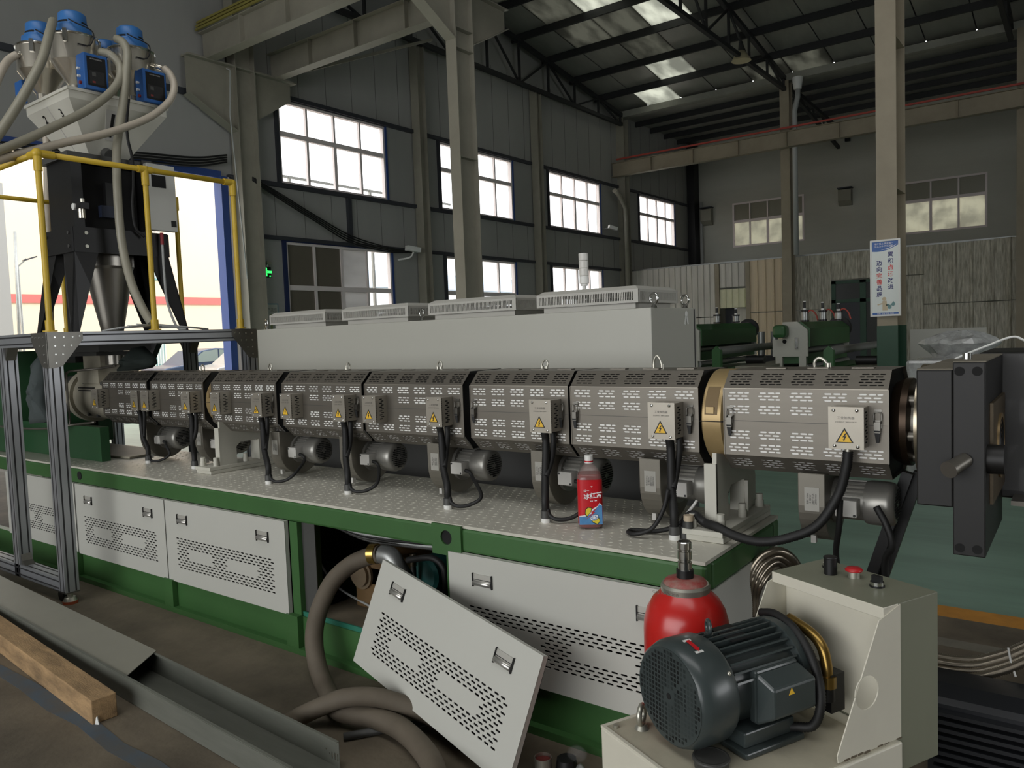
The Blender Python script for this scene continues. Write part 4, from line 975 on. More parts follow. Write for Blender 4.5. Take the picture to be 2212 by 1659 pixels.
for x, y in ((xa, ya), (-6.9, ya), (xa, yb), (-6.9, yb)):
    MB().cyl((x, y, .04), (x, y, .08), .016, n=12).cyl((x, y, .016), (x, y, .04), .04, .03, n=20).build('levelling_foot', m_zinc, PF)
    MB().cyl((x, y, .0), (x, y, .017), .042, n=20).build('foot_pad', m_ored, PF)
    MB().cyl((x-.09, y-.015, .035), (x-.09, y+.015, .035), .035, n=18).build('caster', m_rubber, PF)
    MB().box((x-.13, y-.04, .07), (x+.045, y+.04, .078)).build('foot_plate', m_gus, PF)
# yellow railing
m_rail = mat('yellow_rail_paint', (200, 168, 50), .45, noise=.5, scale=9, dark=.8)
zr = 2.65; r = .017
def post(x, y, zt=zr, par=PF):
    MB().cyl((x, y, zp+.003), (x, y, zt), r, n=14).build('rail_post', m_rail, par)
    MB().cyl((x, y, zp+.003), (x, y, zp+.01), .038, n=16).cyl((x, y, zp+.01), (x, y, zp+.07), .024, n=14).build('rail_foot', m_rail, par)
def coup(p, q, par=PF, rr=.023): MB().cyl(p, q, rr, n=14).build('rail_fitting', m_rail, par)
P1, P2, P3, P4, P5 = (-4.87, 2.03), (-4.87, 2.665), (-4.87, 3.30), (-5.70, 3.35), (-6.42, 2.80)
for p in (P1, P2, P3): post(*p)
post(*P4, zt=at(384, 428, 'y', 3.35).z-.0); post(*P5, zt=2.66); post(-6.42, 2.04, zt=2.66)
coup((P4[0], P4[1], at(384, 428, 'y', 3.35).z-.09), (P4[0], P4[1], at(384, 428, 'y', 3.35).z+.01))
MB().tube([(P1[0], P1[1], zr), (P3[0], P3[1], zr)], r, 14, straight=True).build('top_rail', m_rail, PF)
MB().tube([(P1[0], P1[1], zr), (-6.9, P1[1], zr)], r, 14, straight=True).build('top_rail', m_rail, PF)
MB().tube([(-6.42, 2.04, zr+.005), (-6.42, 3.2, zr+.005)], r*.95, 14, straight=True).build('top_rail', m_rail, PF)
MB().ball((P1[0], P1[1], zr), .03, 14).build('rail_fitting', m_rail, PF)
coup((P1[0], P1[1], zr-.10), (P1[0], P1[1], zr)); coup((P1[0], P1[1], zr), (P1[0], P1[1]+.09, zr)); coup((P1[0], P1[1], zr), (P1[0]-.09, P1[1], zr))
coup((P2[0], P2[1], zr-.10), (P2[0], P2[1], zr+.02)); coup((P2[0], P2[1]-.045, zr), (P2[0], P2[1]+.045, zr))
MB().ball((P3[0], P3[1], zr), .026, 14).build('rail_fitting', m_rail, PF)
coup((P3[0], P3[1], zr-.09), (P3[0], P3[1], zr)); coup((P3[0], P3[1]-.07, zr), (P3[0], P3[1], zr)); coup((P5[0], P5[1], zr-.07), (P5[0], P5[1], zr+.02))
# ------------------------------------------------------------------ hopper stand, blender hopper
m_blk = mat('black_stand_paint', (24, 24, 25), .42, noise=.4, scale=4, dark=.6)
ST = thing('hopper_stand', 'black steel four legged hopper stand on the platform', 'stand', (-5.66, 2.79, zp))
sx0, sx1, sy0, sy1 = -5.88, -5.45, 2.46, 3.12
for a, b in (((sx0, sy0), (sx1, sy0)), ((sx0, sy1), (sx1, sy1))): MB().box((a[0], a[1]-.012, 2.17), (b[0], b[1]+.012, 2.335)).build('top_band', m_blk, ST)
for x in (sx0, sx1): MB().box((x-.006, sy0, 2.17), (x+.006, sy1, 2.335)).build('top_band', m_blk, ST)
MB().box((sx0, sy0, 2.325), (sx1, sy1, 2.34)).build('top_plate', m_blk, ST)
for x, sx in ((sx0, -1), (sx1, 1)):
    for y, sy in ((sy0, -1), (sy1, 1)):
        xo, yo = x+sx*.06*(.2 if sx > 0 else 1.6), y+sy*(.06 if sy < 0 else .12)
        mb = MB()
        a = [(x, y, 2.18), (x-sx*.16, y, 2.18), (x-sx*.10+sx*.0, y+sy*.03, 1.95), (xo-sx*.05, yo, zp+.003), (xo, yo, zp+.003)]
        mb.prism(a, (0, -sy*.010, 0)); b = [(x, y, 2.18), (x, y-sy*.16, 2.18), (x+sx*.02, y-sy*.08, 1.95), (xo, yo-sy*.05, zp+.003), (xo, yo, zp+.003)]
        mb.prism(b, (-sx*.010, 0, 0)); mb.build('leg', m_blk, ST)
for y in (sy0-.013,):
    for x in (sx0+.06, sx1-.04):
        for z in (2.21, 2.30): MB().cyl((x, y, z), (x, y-.006, z), .012, n=10).build('bolt', m_dgrey, ST)
for y in (sy0+.08,):
    for z in (2.21, 2.30): MB().cyl((sx1+.007, y, z), (sx1+.013, y, z), .012, n=10).build('bolt', m_zinc, ST)
m_polish = mat('polished_stainless', (222, 216, 202), .2, .85)
cx_, cy_ = -5.70, 2.80
MB().lathe([(.17, .0), (.17, -.10), (.16, -.12), (.062, -.62), (.062, -.80)], (cx_, cy_, 2.20), (0, 0, 1), 28).build('discharge_cone', mat('satin_stainless', (150, 146, 138), .32, .85, noise=.3, scale=5), ST)
# batch blender body
BB = thing('gravimetric_blender', 'white four chamber material hopper with black mixing body on the stand', 'hopper', (-5.7, 2.8, 2.34))
MB().box((-5.84, 2.49, 2.342), (-5.49, 2.56, 2.80)).box((-5.84, 2.97, 2.342), (-5.49, 3.03, 2.80)).box((-5.84, 2.56, 2.342), (-5.80, 2.97, 2.80)).build('frame', m_blk, BB)
MB().box((-5.78, 2.57, 2.345), (-5.55, 2.96, 2.78)).build('mixing_chamber', m_void, BB)
MB().box((-5.5, 2.70, 2.50), (-5.46, 2.80, 2.66)).build('weigh_sensor', m_black, BB); MB().box((-5.5, 2.66, 2.42), (-5.455, 2.78, 2.50)).build('cylinder_block', mat('dark_blue_block', (28, 36, 56), .5), BB)
MB().box((-5.88, 2.46, 2.80), (-5.46, 3.08, 2.84)).build('plate', m_dgrey, BB)
m_hop = mat('white_hopper_paint', (202, 200, 188), .42, noise=.3, scale=3, dark=.88)
hx0, hx1, hy0, hy1, hz = -6.09, -5.44, 2.49, 3.17, 3.24
bx0, bx1, by0, by1, bz = -5.86, -5.60, 2.68, 2.92, 2.84
mb = MB(); tp = [(hx0, hy0), (hx1, hy0), (hx1, hy1), (hx0, hy1)]; bt = [(bx0, by0), (bx1, by0), (bx1, by1), (bx0, by1)]
for i in range(4):
    j = (i+1) % 4
    mb.poly([(*bt[i], bz), (*bt[j], bz), (*tp[j], hz-.05), (*tp[i], hz-.05)]); mb.poly([(*tp[i], hz-.05), (*tp[j], hz-.05), (*tp[j], hz), (*tp[i], hz)])
hp = mb.build('hopper_body', m_hop, BB)
MB().box((hx0-.012, hy0-.012, hz), (hx1+.012, hy1+.012, hz+.02)).build('hopper_lid', m_hop, BB)
# chamber partition ribs and sight window on the slopes
def slope(u, v, side):
    """u across 0..1, v up 0..1 on the slope; side 'x' faces +X, 'y' faces -Y"""
    if side == 'x':
        a = Vector((bx1, by0+(by1-by0)*u, bz)).lerp(Vector((hx1, hy0+(hy1-hy0)*u, hz-.05)), v); n = Vector((hz-.05-bz, 0, -(hx1-bx1))).normalized()
    else:
        a = Vector((bx0+(bx1-bx0)*u, by0, bz)).lerp(Vector((hx0+(hx1-hx0)*u, hy0, hz-.05)), v); n = Vector((0, -(hz-.05-bz), -(by0-hy0))).normalized()
    return a, n
mb = MB(); n = slope(.5, .5, 'x')[1]
q = [slope(u, v, 'x')[0]+n*.001 for u, v in ((.36, .38), (.52, .38), (.52, .92), (.36, .92))]; mb.prism(q, n*.004); sw = mb.build('sight_window_frame', m_tbox, BB)
q = [slope(u, v, 'x')[0]+n*.006 for u, v in ((.42, .44), (.46, .44), (.46, .86), (.42, .86))]; MB().prism(q, n*.001).build('sight_window', m_void, sw)
a, n = slope(.42, .14, 'x'); MB().cyl(a, a+n*.06, .04, n=18).cyl(a+n*.06, a+n*.062, .03, n=18).build('drain_spout', m_dgrey, BB)
for u in (.5,):
    a, n = slope(u, .0, 'y'); b, _ = slope(u, 1, 'y'); MB().bar(a+n*.002, b+n*.002, .006, .006, n).build('partition_rib', m_tbox, BB)
for u, s in ((.30, '2'), (.72, '3')):
    a, n = slope(u, .82, 'y'); U_ = Vector((1, 0, 0)); V_ = n.cross(U_); text(s, .078, a+n*.003, U_, V_, m_ink, BB, 'chamber_number', bold=.0012)
# pneumatic regulator
t = thing('air_regulator', 'small air filter regulator on the front of the black hopper body', 'regulator', (-5.6, 2.47, 2.5))
q = at(176, 455, 'y', 2.46)
MB().cyl(q+V(0, 0, -.05), q+V(0, 0, .01), .022, n=16).build('filter_bowl', m_polish, t); MB().box(q+V(-.035, -.02, .01), q+V(.035, .035, .05)).build('valve_body', m_black, t)
MB().cyl(q+V(-.05, -.01, .03), q+V(-.05, -.03, .03), .022, n=16).build('gauge', m_white, t); MB().cyl(q+V(.02, 0, .05), q+V(.02, 0, .075), .014, n=12).build('knob', m_zinc, t)
# control box of the blender
m_cb = mat('control_box_grey', (196, 196, 190), .42)
t = thing('control_box', 'light grey control box hanging at the right side of the hopper stand', 'control box', (-5.4, 3.08, 2.35))
MB().box((-5.44, 2.965, 2.352), (-5.39+.0, 3.175, 2.825)).build('box', m_cb, t, bev=.004)
MB().box((-5.391, 2.995, 2.66), (-5.386, 3.10, 2.745)).build('screen', m_void, t); MB().box((-5.391, 3.125, 2.385), (-5.3885, 3.165, 2.43)).build('plate', m_black, t)
MB().box((-5.45, 2.963, 2.352), (-5.44, 3.03, 2.85)).build('mount', m_dgrey, t)
t2 = thing('red_plug_cable', 'grey cable with red plug under the control box reaching the platform', 'cable', (-5.4, 3.05, 1.63))
q = at(349, 503, 'x', -5.40)
MB().cyl(q, q+V(0, 0, -.085), .012, n=12).build('plug', mat('plug_red', (150, 44, 50), .5), t2)
MB().tube([q+V(0, 0, -.08), q+V(0, .0, -.3), q+V(0, .01, -.5), q+V(.02, .06, -.68), q+V(.04, .12, -.70)], .009, 8).build('cable', m_pipe, t2)
# ------------------------------------------------------------------ vacuum loaders
m_blue = mat('loader_blue', (52, 108, 170), .4, noise=.3, scale=5, dark=.85)
m_bluedk = mat('loader_box_blue', (36, 92, 160), .42)
def loader(lab, x, y, zc, neck=True):
    t = thing('vacuum_loader', lab, 'loader', (x, y, hz+.02), group='blue topped vacuum loaders on the hopper')
    R = .155
    MB().lathe([(R, 0), (R, .165)], (x, y, zc), (0, 0, 1), 32).build('drum', m_polish, t)
    MB().lathe([(R+.006, .160), (R+.010, .166), (R+.006, .174)], (x, y, zc), (0, 0, 1), 32).build('rim', m_chrome, t)
    MB().lathe([(R, 0), (.05, -.15), (.05, zc*0-.26 if zc-.26 > hz+.02 else hz+.021-zc)], (x, y, zc), (0, 0, 1), 28).build('cone', m_polish, t)
    k = MB().lathe([(.118, 0), (.116, .06), (.10, .070), (.098, .08)], (x, y, zc+.176), (0, 0, 1), 28, False).build('motor_base', m_blue, t)
    MB().lathe([(.088, .0), (.090, .012), (.087, .078), (.070, .094), (0, .097)], (x, y, zc+.25), (0, 0, 1), 28, False).build('motor_cap', m_blue, t)
    mb = MB()
    for a in (0.2, 2.3, 4.4):
        for j in range(5):
            b0_, b1_ = a+j*.22, a+(j+1)*.22; rr = .0915
            mb.poly([(x+rr*math.cos(b0_), y+rr*math.sin(b0_), zc+.257), (x+rr*math.cos(b1_), y+rr*math.sin(b1_), zc+.257), (x+rr*math.cos(b1_), y+rr*math.sin(b1_), zc+.272), (x+rr*math.cos(b0_), y+rr*math.sin(b0_), zc+.272)])
    mb.build('air_slot', m_void, k)
    for a in (-.75, 1.35, -2.4):
        c, s = math.cos(a), math.sin(a)
        MB().bar((x+c*(R+.008), y+s*(R+.008), zc+.10), (x+c*(R+.008), y+s*(R+.008), zc+.185), .026, .012, (c, s, 0)).build('clip', m_chrome, t)
    MB().tube([(x+.08, y-.06, zc+.27), (x+.13, y-.05, zc+.24), (x+.15, y+.06, zc+.20), (x+.165, y+.03, zc+.10), (x+.16, y-.05, zc+.09)], .0045, 6).build('lead', m_rubber, t)
    return t
def loader_box(lab, x, y0, y1, z0, z1, t=None):
    b = thing('loader_controller', lab, 'control box', (x, (y0+y1)/2, z0), group='blue loader control boxes')
    MB().box((x-.11, y0, z0), (x, y1, z1)).build('case', m_bluedk, b, bev=.006)
    p = MB().box((x, y0+.02, z0+.025), (x+.0015, y1-.016, z1-.02)).build('panel', m_void, b)
    MB().box((x+.0015, y0+.032, z0+.04), (x+.002, y1-.03, z0+.125)).build('keypad', m_black, p); MB().box((x+.002, y0+.05, z0+.09), (x+.0024, y0+.075, z0+.115)).build('display', m_dgrey, p)
    MB().box((x+.002, y0+.05, z0+.045), (x+.0024, y0+.07, z0+.058)).build('red_key', mat('red_key', (120, 40, 40), .5), p)
    text('AUTOLOADER', .012, (x+.0022, (y0+y1)/2, z1-.035), (0, 1, 0), (0, 0, 1), m_tbox, p)
    for dz in (.09, .14): MB().cyl((x-.06, y0, z0+dz), (x-.06, y0-.018, z0+dz), .009, n=10).build('gland', m_white, b)
    MB().cyl((x-.05, y0, z0+.045), (x-.05, y0-.012, z0+.045), .012, n=12).build('switch', mat('red_switch', (130, 40, 36), .5), b)
    return b
loader('tallest blue and steel vacuum loader, front left on the hopper', -5.65, 2.645, 3.485)
loader('blue and steel vacuum loader, front right on the hopper', -5.65, 3.045, 3.50)
loader('blue and steel vacuum loader at the back left, behind the slanting grey hose', -5.97, 2.565, 3.475)
loader('blue and steel vacuum loader at the back, between the two front loaders', -5.97, 3.02, 3.475)
loader_box('blue control box with black panel below the tallest loader', -5.405, 2.585, 2.745, 3.262, 3.50)
loader_box('blue control box with black panel below the front right loader', -5.405, 2.99, 3.165, 3.262, 3.495)
for k, (yy, lab) in enumerate(((2.46, 'blue control box edge seen at the back left of the hopper'), )):
    o = MB().box((-6.13, 2.44, 3.262), (-6.02, 2.475, 3.42)).build('loader_controller', m_bluedk, bev=.004); o['label'] = lab; o['category'] = 'control box'; o['group'] = 'blue loader control boxes'
# ------------------------------------------------------------------ suction hoses
m_hose = mat('grey_ribbed_hose', (150, 146, 130), .42, noise=.4, scale=8, dark=.8)
m_hoseL = mat('pale_ribbed_hose', (188, 178, 162), .4, noise=.4, scale=8, dark=.85)
def hose(lab, pts, r=.026, m=None, name='suction_hose', group='grey suction hoses of the loaders', rib=.011):
    P = [at(px, py, 'x', d) if d < 0 else at(px, py, 'y', d) for px, py, d in pts]
    t = thing(name, lab, 'hose', P[-1], group=group)
    MB().tube(P, r, 10, 8, rib=rib, ribd=.07).build('hose', m or m_hose, t)
    return t, P
t, P = hose('pale hose with steel elbow leaving the back left loader to the left', [(36, 118, -5.95), (18, 130, -5.95), (2, 155, -5.9), (-15, 200, -5.85), (-30, 260, -5.8)], .027, m_hoseL)
MB().tube([at(85, 111, 'x', -5.95), at(60, 111, 'x', -5.95), at(34, 120, 'x', -5.95)], .021, 10, straight=True).build('elbow', m_polish, t)
hose('grey hose slanting down left in front of the tallest loader', [(114, 46, -5.6), (106, 75, -5.42), (92, 125, -5.3), (65, 180, -5.25), (35, 232, -5.2), (0, 285, -5.15), (-40, 340, -5.1)], .029)
hose('grey hose curling from the tallest loader across the hopper front to the left', [(218, 112, -5.5), (238, 118, -5.42), (258, 140, -5.38), (258, 172, -5.34), (232, 206, -5.3), (185, 240, -5.25), (120, 272, -5.2), (55, 302, -5.15), (0, 325, -5.1), (-40, 342, -5.05)], .028)
hose('long grey hose hanging from the front right loader to the platform', [(252, 84, -5.5), (266, 92, -5.42), (275, 115, -5.36), (272, 165, -5.33), (266, 220, -5.31), (257, 280, -5.3), (252, 330, -5.29), (253, 400, -5.28), (258, 480, -5.28), (267, 545, -5.27), (285, 615, -5.2), (310, 670, -5.1), (328, 700, -5.0)], .029)
t, P = hose('pale grey hose looping around the right control box and away to the left', [(355, 148, -5.42), (367, 160, -5.38), (376, 182, -5.35), (372, 208, -5.33), (355, 230, -5.31), (320, 255, -5.28), (265, 277, -5.25), (210, 293, -5.22), (140, 308, -5.2), (60, 328, -5.15), (0, 345, -5.1), (-40, 357, -5.05)], .026, m_hoseL)
MB().tube([at(328, 140, 'x', -5.5), at(357, 149, 'x', -5.42)], .02, 10, straight=True).build('elbow', m_polish, t)
hose('pale vertical hose behind the left yellow railing post', [(88, 275, -6.5), (101, 300, -6.5), (103, 400, -6.5), (104, 500, -6.5), (107, 600, -6.5), (108, 715, -6.5)], .03, m_hoseL)
t, P = hose('black and clear cable bundle hanging down the right of the blender hopper', [(278, 214, -5.40), (274, 262, -5.40), (276, 300, -5.40), (286, 345, -5.41), (288, 400, -5.41), (286, 440, -5.41), (292, 490, -5.41), (312, 512, -5.40)], .010, m_rubber, 'cable_bundle', None, rib=.02)
# coils lying on the platform
t = thing('coiled_cable', 'loose coil of grey cables lying on the platform edge', 'cable', (-5.0, 2.9, zp))
mb = MB()
for k in range(5): mb.tube([(-5.0+.05*k-.06, 2.42+.03*k, zp+.008+.008*k), (-4.95, 2.55+.05*k, zp+.03), (-4.97-.02*k, 2.75, zp+.022+.006*k), (-4.95, 2.95, zp+.02), (-4.98-.02*k, 3.08+.02*k, zp+.008)], .0065, 6)
mb.build('coil', m_pipe, t)
# black cloth covering the feed throat drive, grey cloth beside the gearbox
m_cloth = mat('dark_green_grey_cloth', (44, 54, 50), .85, noise=.5, scale=6)
m_cloth2 = mat('grey_cloth', (74, 82, 82), .85, noise=.5, scale=5, dark=.7)
def cloth(name, lab, outline, yf, depth, m, fold=.02):
    """draped cloth: outline given in pixels on plane y=yf, billowing towards the viewer with folds"""
    P = [at(px, py, 'y', yf) for px, py in outline]; c = sum(P, Vector())/len(P); t = thing(name, lab, 'cloth', (c.x, yf, min(p.z for p in P)))
    mb = MB(); n = len(P); K = 5; rows = []
    for k in range(K+1):
        f = 1-k/K; rows.append([mb._v(c+(p-c)*f+Vector((0, -depth*math.sin(PI/2*k/K)+fold*math.sin(i*2.4+k), 0))) for i, p in enumerate(P)])
    for a, b in zip(rows, rows[1:]):
        for i in range(n): j = (i+1) % n; mb.face([a[i], a[j], b[j], b[i]], True)
    bk = [mb._v(p+Vector((0, .04, 0))) for p in P]
    for i in range(n): j = (i+1) % n; mb.face([bk[i], bk[j], rows[0][j], rows[0][i]], True)
    mb.face(bk[::-1]); mb.build('cloth', m, t); return t
cloth('cloth_cover', 'dark cloth wrapped bundle above the first heater cover', [(283, 752), (300, 748), (312, 760), (325, 772), (328, 785), (318, 795), (290, 800), (258, 802), (255, 795), (266, 778)], 2.72, .08, m_cloth)
cloth('grey_cloth', 'grey cloth draped from the green gearbox beside the platform leg', [(65, 790), (85, 760), (95, 790), (88, 830), (90, 870), (103, 905), (100, 912), (70, 915), (62, 900), (66, 840)], 2.33, .05, m_cloth2)
# feed throat drive parts below the platform
t = thing('feeder_drive', 'dark feeder gear and bracket under the platform beside the black cloth', 'feeder', (-5.8, 2.8, 1.5))
MB().box((-6.1, 2.62, 1.495), (-5.55, 3.0, 1.56)).build('bracket', m_dgrey, t); MB().cyl((-5.85, 2.80, 1.40), (-5.85, 2.80, 1.60), .09, n=20).build('throat', m_blk, t); MB().box((-6.2, 2.66, 1.42), (-6.0, 2.9, 1.52)).build('gear_case', m_blk, t)
MB().bar((-5.5, 3.05, 1.62), (-5.62, 3.0, 1.38), .06, .05).build('strut', m_blk, t)
# ------------------------------------------------------------------ tea bottle on the deck
m_pet = glassy('clear_bottle_plastic', (196, 170, 165), .22, .08)
m_tea = mat('red_brown_tea', (120, 34, 34), .15)
m_lred = mat('label_red', (196, 26, 36), .32); m_lblue = mat('label_blue', (88, 146, 196), .32, noise=.5, scale=40, light=(60, 108, 160))
m_lwhite = mat('label_white', (236, 236, 236), .35); m_lyel = mat('label_yellow', (226, 206, 60), .35)
bx, by = -1.548, 2.545
bt = thing('tea_bottle', 'red and blue labelled iced tea bottle with white cap standing on the deck', 'bottle', (bx, by, ZD+.002))
fx = Vector((.84, .54, 0)).normalized(); fn = Vector((fx.y, -fx.x, 0)); zz = Vector((0, 0, 1)); B0 = Vector((bx, by, ZD+.002))
def bring(h, z, k=.022):
    P = []
    for sx, sy, a0 in ((1, 1, 0), (-1, 1, 90), (-1, -1, 180), (1, -1, 270)):
        for i in range(4):
            a = math.radians(a0+i*30); kk = min(k, h); P.append(B0+fx*(sx*(h-kk)+kk*math.cos(a))+fn*(sy*(h-kk)+kk*math.sin(a))+zz*z)
    return P
def skin(prof, m, name, par, cap0=True, cap1=True):
    mb = MB(); R = [[mb._v(p) for p in bring(*q)] for q in prof]
    for a, b in zip(R, R[1:]):
        for i in range(16): j = (i+1) % 16; mb.face([a[i], a[j], b[j], b[i]], True)
    if cap0: mb.face(R[0][::-1])
    if cap1: mb.face(R[-1])
    return mb.build(name, m, par)
skin([(.040, 0), (.0465, .008), (.0470, .19), (.046, .202), (.030, .228), (.0165, .246, .0165), (.014, .248, .014), (.014, .256, .014)], m_pet, 'bottle_body', bt)
skin([(.039, .003), (.0455, .01), (.0460, .19), (.0445, .2), (.040, .210)], m_tea, 'tea', bt)
lb = skin([(.0474, .018), (.0474, .190)], m_lred, 'label_sleeve', bt, False, False)
F = lambda u, v, d=.0: B0+fx*u+fn*(-.0476-d)*-1+zz*v
fl_ = lambda pts, d: [B0+fn*(.0476+d)+fx*u+zz*v for u, v in pts]
# which side looks at the camera
if (B0-EYE).dot(fn) > 0: fn_ = -fn
else: fn_ = fn
Fp = lambda pts, d: [B0+fn_*(.0476+d)+fx*u+zz*v for u, v in pts]
def art(pts, m, d, name): mb = MB(); mb.prism(Fp(pts, d), fn_*.0002); return mb.build(name, m, lb)
W_ = .0440
art([(-W_, .018), (W_, .018), (W_, .092), (.034, .101), (.028, .090), (.0, .074), (.004, .068), (-.02, .055), (-W_, .052)], m_lwhite, .0002, 'white_edge')
art([(-W_, .018), (W_, .018), (W_, .089), (.034, .097), (.027, .086), (.008, .072), (.012, .064), (-.02, .050), (-W_, .049)], m_lblue, .0006, 'blue_field')
art([(-.022+.0, .062), (-.020, .078), (-.010, .086), (.006, .083), (.002, .068), (-.014, .048), (-.020, .054)], m_ink, .0009, 'lemon_outline'); art([(-.020, .062), (-.018, .076), (-.009, .0835), (.003, .081), (.0, .068), (-.014, .051)], m_lyel, .0012, 'lemon')
art([(-.022, .036), (.018, .066), (.010, .066), (.024, .082), (.0, .064), (.008, .064)], m_lred, .0014, 'red_flash')
art([(.0, .040), (.006, .026), (.026, .018), (.034, .030), (.032, .044)], m_ink, .0016, 'slice_outline'); art([(.002, .040), (.008, .028), (.025, .0205), (.0325, .031), (.031, .042)], m_lyel, .0019, 'lemon_half')
art([(.013+.0165*math.cos(2*PI*i/18), .045+.0125*math.sin(2*PI*i/18)+.0035*math.cos(2*PI*i/18)) for i in range(18)], m_ink, .0021, 'slice_rim'); art([(.013+.0150*math.cos(2*PI*i/18), .045+.0112*math.sin(2*PI*i/18)+.0035*math.cos(2*PI*i/18)) for i in range(18)], m_lwhite, .0024, 'slice')
for k in range(8):
    a = 2*PI*k/8+.2; art([(.013+.003*math.cos(a), .045+.003*math.sin(a)), (.013+.0125*math.cos(a-.28), .045+.009*math.sin(a-.28)), (.013+.0125*math.cos(a+.28), .045+.009*math.sin(a+.28))], m_lblue, .0027, 'slice_segment')
up_ = (zz+fx*.10).normalized(); rr_ = (fx-zz*-.12).normalized()
rt_ = fx+zz*.13
text('冰红茶', .0235, Fp([(.010, .128)], .0012)[0], rt_, zz, m_lwhite, lb, 'lettering', bold=.0006)
text('Ice Tea', .0085, Fp([(.012, .110)], .0012)[0], rt_, zz, m_lwhite, lb, bold=.0002)
text('统一', .0105, Fp([(-.014, .148)], .0012)[0], fx, zz, m_lwhite, lb, bold=.0002)
art([(.002, .166), (.010, .166), (.006, .161)], m_lwhite, .001, 'emblem')
cap = MB(); cap.mi = 0; cap.cyl(B0+zz*.2575, B0+zz*.278, .0168, .0160, n=24); cap.mi = 1; cap.cyl(B0+zz*.2525, B0+zz*.2575, .0172, n=24); cap.mi = 0; cap.cyl(B0+zz*.248, B0+zz*.2525, .0176, n=24)
cap.build('cap', [m_white, m_lred], bt)
# ------------------------------------------------------------------ hydraulic unit (own axes: b to the right, a away, z up)
m_cream = mat('cream_sheet_paint', (214, 210, 194), .45, noise=.35, scale=5, dark=.85)
m_olive = mat('grey_green_cabinet_paint', (128, 130, 112), .5, noise=.4, scale=4, dark=.85)
m_creamtop = mat('dusty_cream_top', (180, 174, 154), .6, noise=.7, scale=7, dark=.75)
m_motor = mat('slate_motor_paint', (58, 66, 66), .34, noise=.35, scale=6, dark=.75, coat=.2)
RZ = math.atan2(-.43, .903)
T0 = (-1.044, 1.735, 0)
def hyd(name, lab, cat, group=None):
    t = thing(name, lab, cat, T0, group, RZ, True); return t
HU = hyd('hydraulic_unit', 'cream hydraulic power unit tank with console standing at the machine end', 'hydraulic unit')
MB().box((0, 0, .06), (.46, .60, .445)).build('tank', m_cream, HU, bev=.004)
mb = MB(); mb.box((.012, .012, .445), (.45, .545, .449)); mb.build('tank_lid', m_creamtop, HU)
mb = MB()
for q in (((0, 0), (.012, .60)), ((.012, 0), (.46, .010))): mb.box((*q[0], .445), (*q[1], .4515))
mb.build('tank_rim', m_cream, HU)
for b, a in ((.028, .03), (.43, .03), (.028, .5)): MB().cyl((b, a, .449), (b, a, .456), .009, n=6).build('lid_screw', m_zinc, HU)
for b, a in ((.05, .05), (.41, .05), (.05, .55), (.41, .55)): MB().cyl((b, a, .0), (b, a, .06), .03, n=14).build('foot', m_rubber, HU)
mb = MB(); mb.torus((.068, .085, .486), (1, .75, 0), .024, .0075, 22, 8); mb.cyl((.068, .085, .449), (.068, .085, .462), .02, .012, n=14); mb.build('lifting_eye', m_zinc, HU)
c = MB(); c.cyl((.30, .115, .449), (.30, .115, .475), .04, .044, n=28); c.torus((.30, .115, .470), (0, 0, 1), .040, .006, 24, 6); c.build('breather_cap', mat('ribbed_cap_grey', (60, 60, 58), .5), HU)
# console
CB0, CB1, CA0, CA1, CZ0, CZ1 = .09, .45, .565, .757, .36, .797
MB().box((CB0, CA0+.035, CZ0), (CB1, CA1, CZ1)).build('console_box', m_olive, HU, bev=.002)
MB().box((CB0+.003, CA0+.031, .452), (CB1-.003, CA0+.035, CZ1-.03)).build('console_front', m_cream, HU)
MB().box((CB0, CA0-.022, CZ1-.03), (CB1, CA0+.035, CZ1)).build('console_lip', m_cream, HU, bev=.002)
MB().box((CB0+.001, CA0-.021, CZ1), (CB1-.001, CA1-.002, CZ1+.001)).build('console_top', m_olive, HU)
wing = [(CA0+.04, .452), (.375, .452), (.372, .47), (.525, CZ1-.028), (CA0+.04, CZ1-.002)]
mb = MB(); mb.plate(wing[1:]+wing[:1], [circ(.478, .600, .042, 24)], (CB1+.002, 0, 0), (0, 1, 0), (0, 0, 1), .003); w = mb.build('side_wing', m_cream, HU)
mb = MB(); mb.plate([(-a, z) for a, z in reversed(wing[1:]+wing[:1])], [], (CB0-.001, 0, 0), (0, -1, 0), (0, 0, 1), .003); mb.build('side_wing', m_cream, HU)
mb = MB(); random.seed(5)
for k in range(9):
    if k in (4, 7): continue
    a = .395+k*.024; mb.box((CB1+.001, a, .449+.003*random.random()), (CB1+.0035, a+.019, .453+.003*random.random()))
mb.build('weld_seam', mat('brown_weld', (96, 86, 70), .7), HU, kind='stuff')
MB().box((CB0+.0, CA0+.034, CZ1-.11), (CB0+.008, CA0+.036, CZ1-.03)).build('seam', m_olive, HU)
for b, a, kind in ((.158, .70, 'sel'), (.20, .655, 'cyl'), (.257, .68, 'red'), (.341, .665, 'sel')):
    z = CZ1+.001
    if kind == 'sel':
        k = MB().cyl((b, a, z), (b, a, z+.014), .0175, n=20).build('selector_switch', m_chrome, HU); MB().cyl((b, a, z), (b, a, z+.005), .019, n=20).build('collar', m_black, k); MB().box((b-.013, a-.006, z+.014), (b+.013, a+.006, z+.030)).build('selector_knob', m_black, k)
    elif kind == 'cyl':
        MB().cyl((b, a, z), (b, a, z+.05), .0175, n=20).torus((b, a, z+.047), (0, 0, 1), .016, .003, 18, 6).build('black_plug', m_black, HU)
    else:
        k = MB().cyl((b, a, z), (b, a, z+.02), .016, n=18).build('stop_button', m_zinc, HU); MB().lathe([(.022, 0), (.0235, .004), (.018, .009), (0, .011)], (b, a, z+.019), (0, 0, 1), 24, False).build('red_mushroom', mat('stop_red', (176, 34, 38), .35), k)
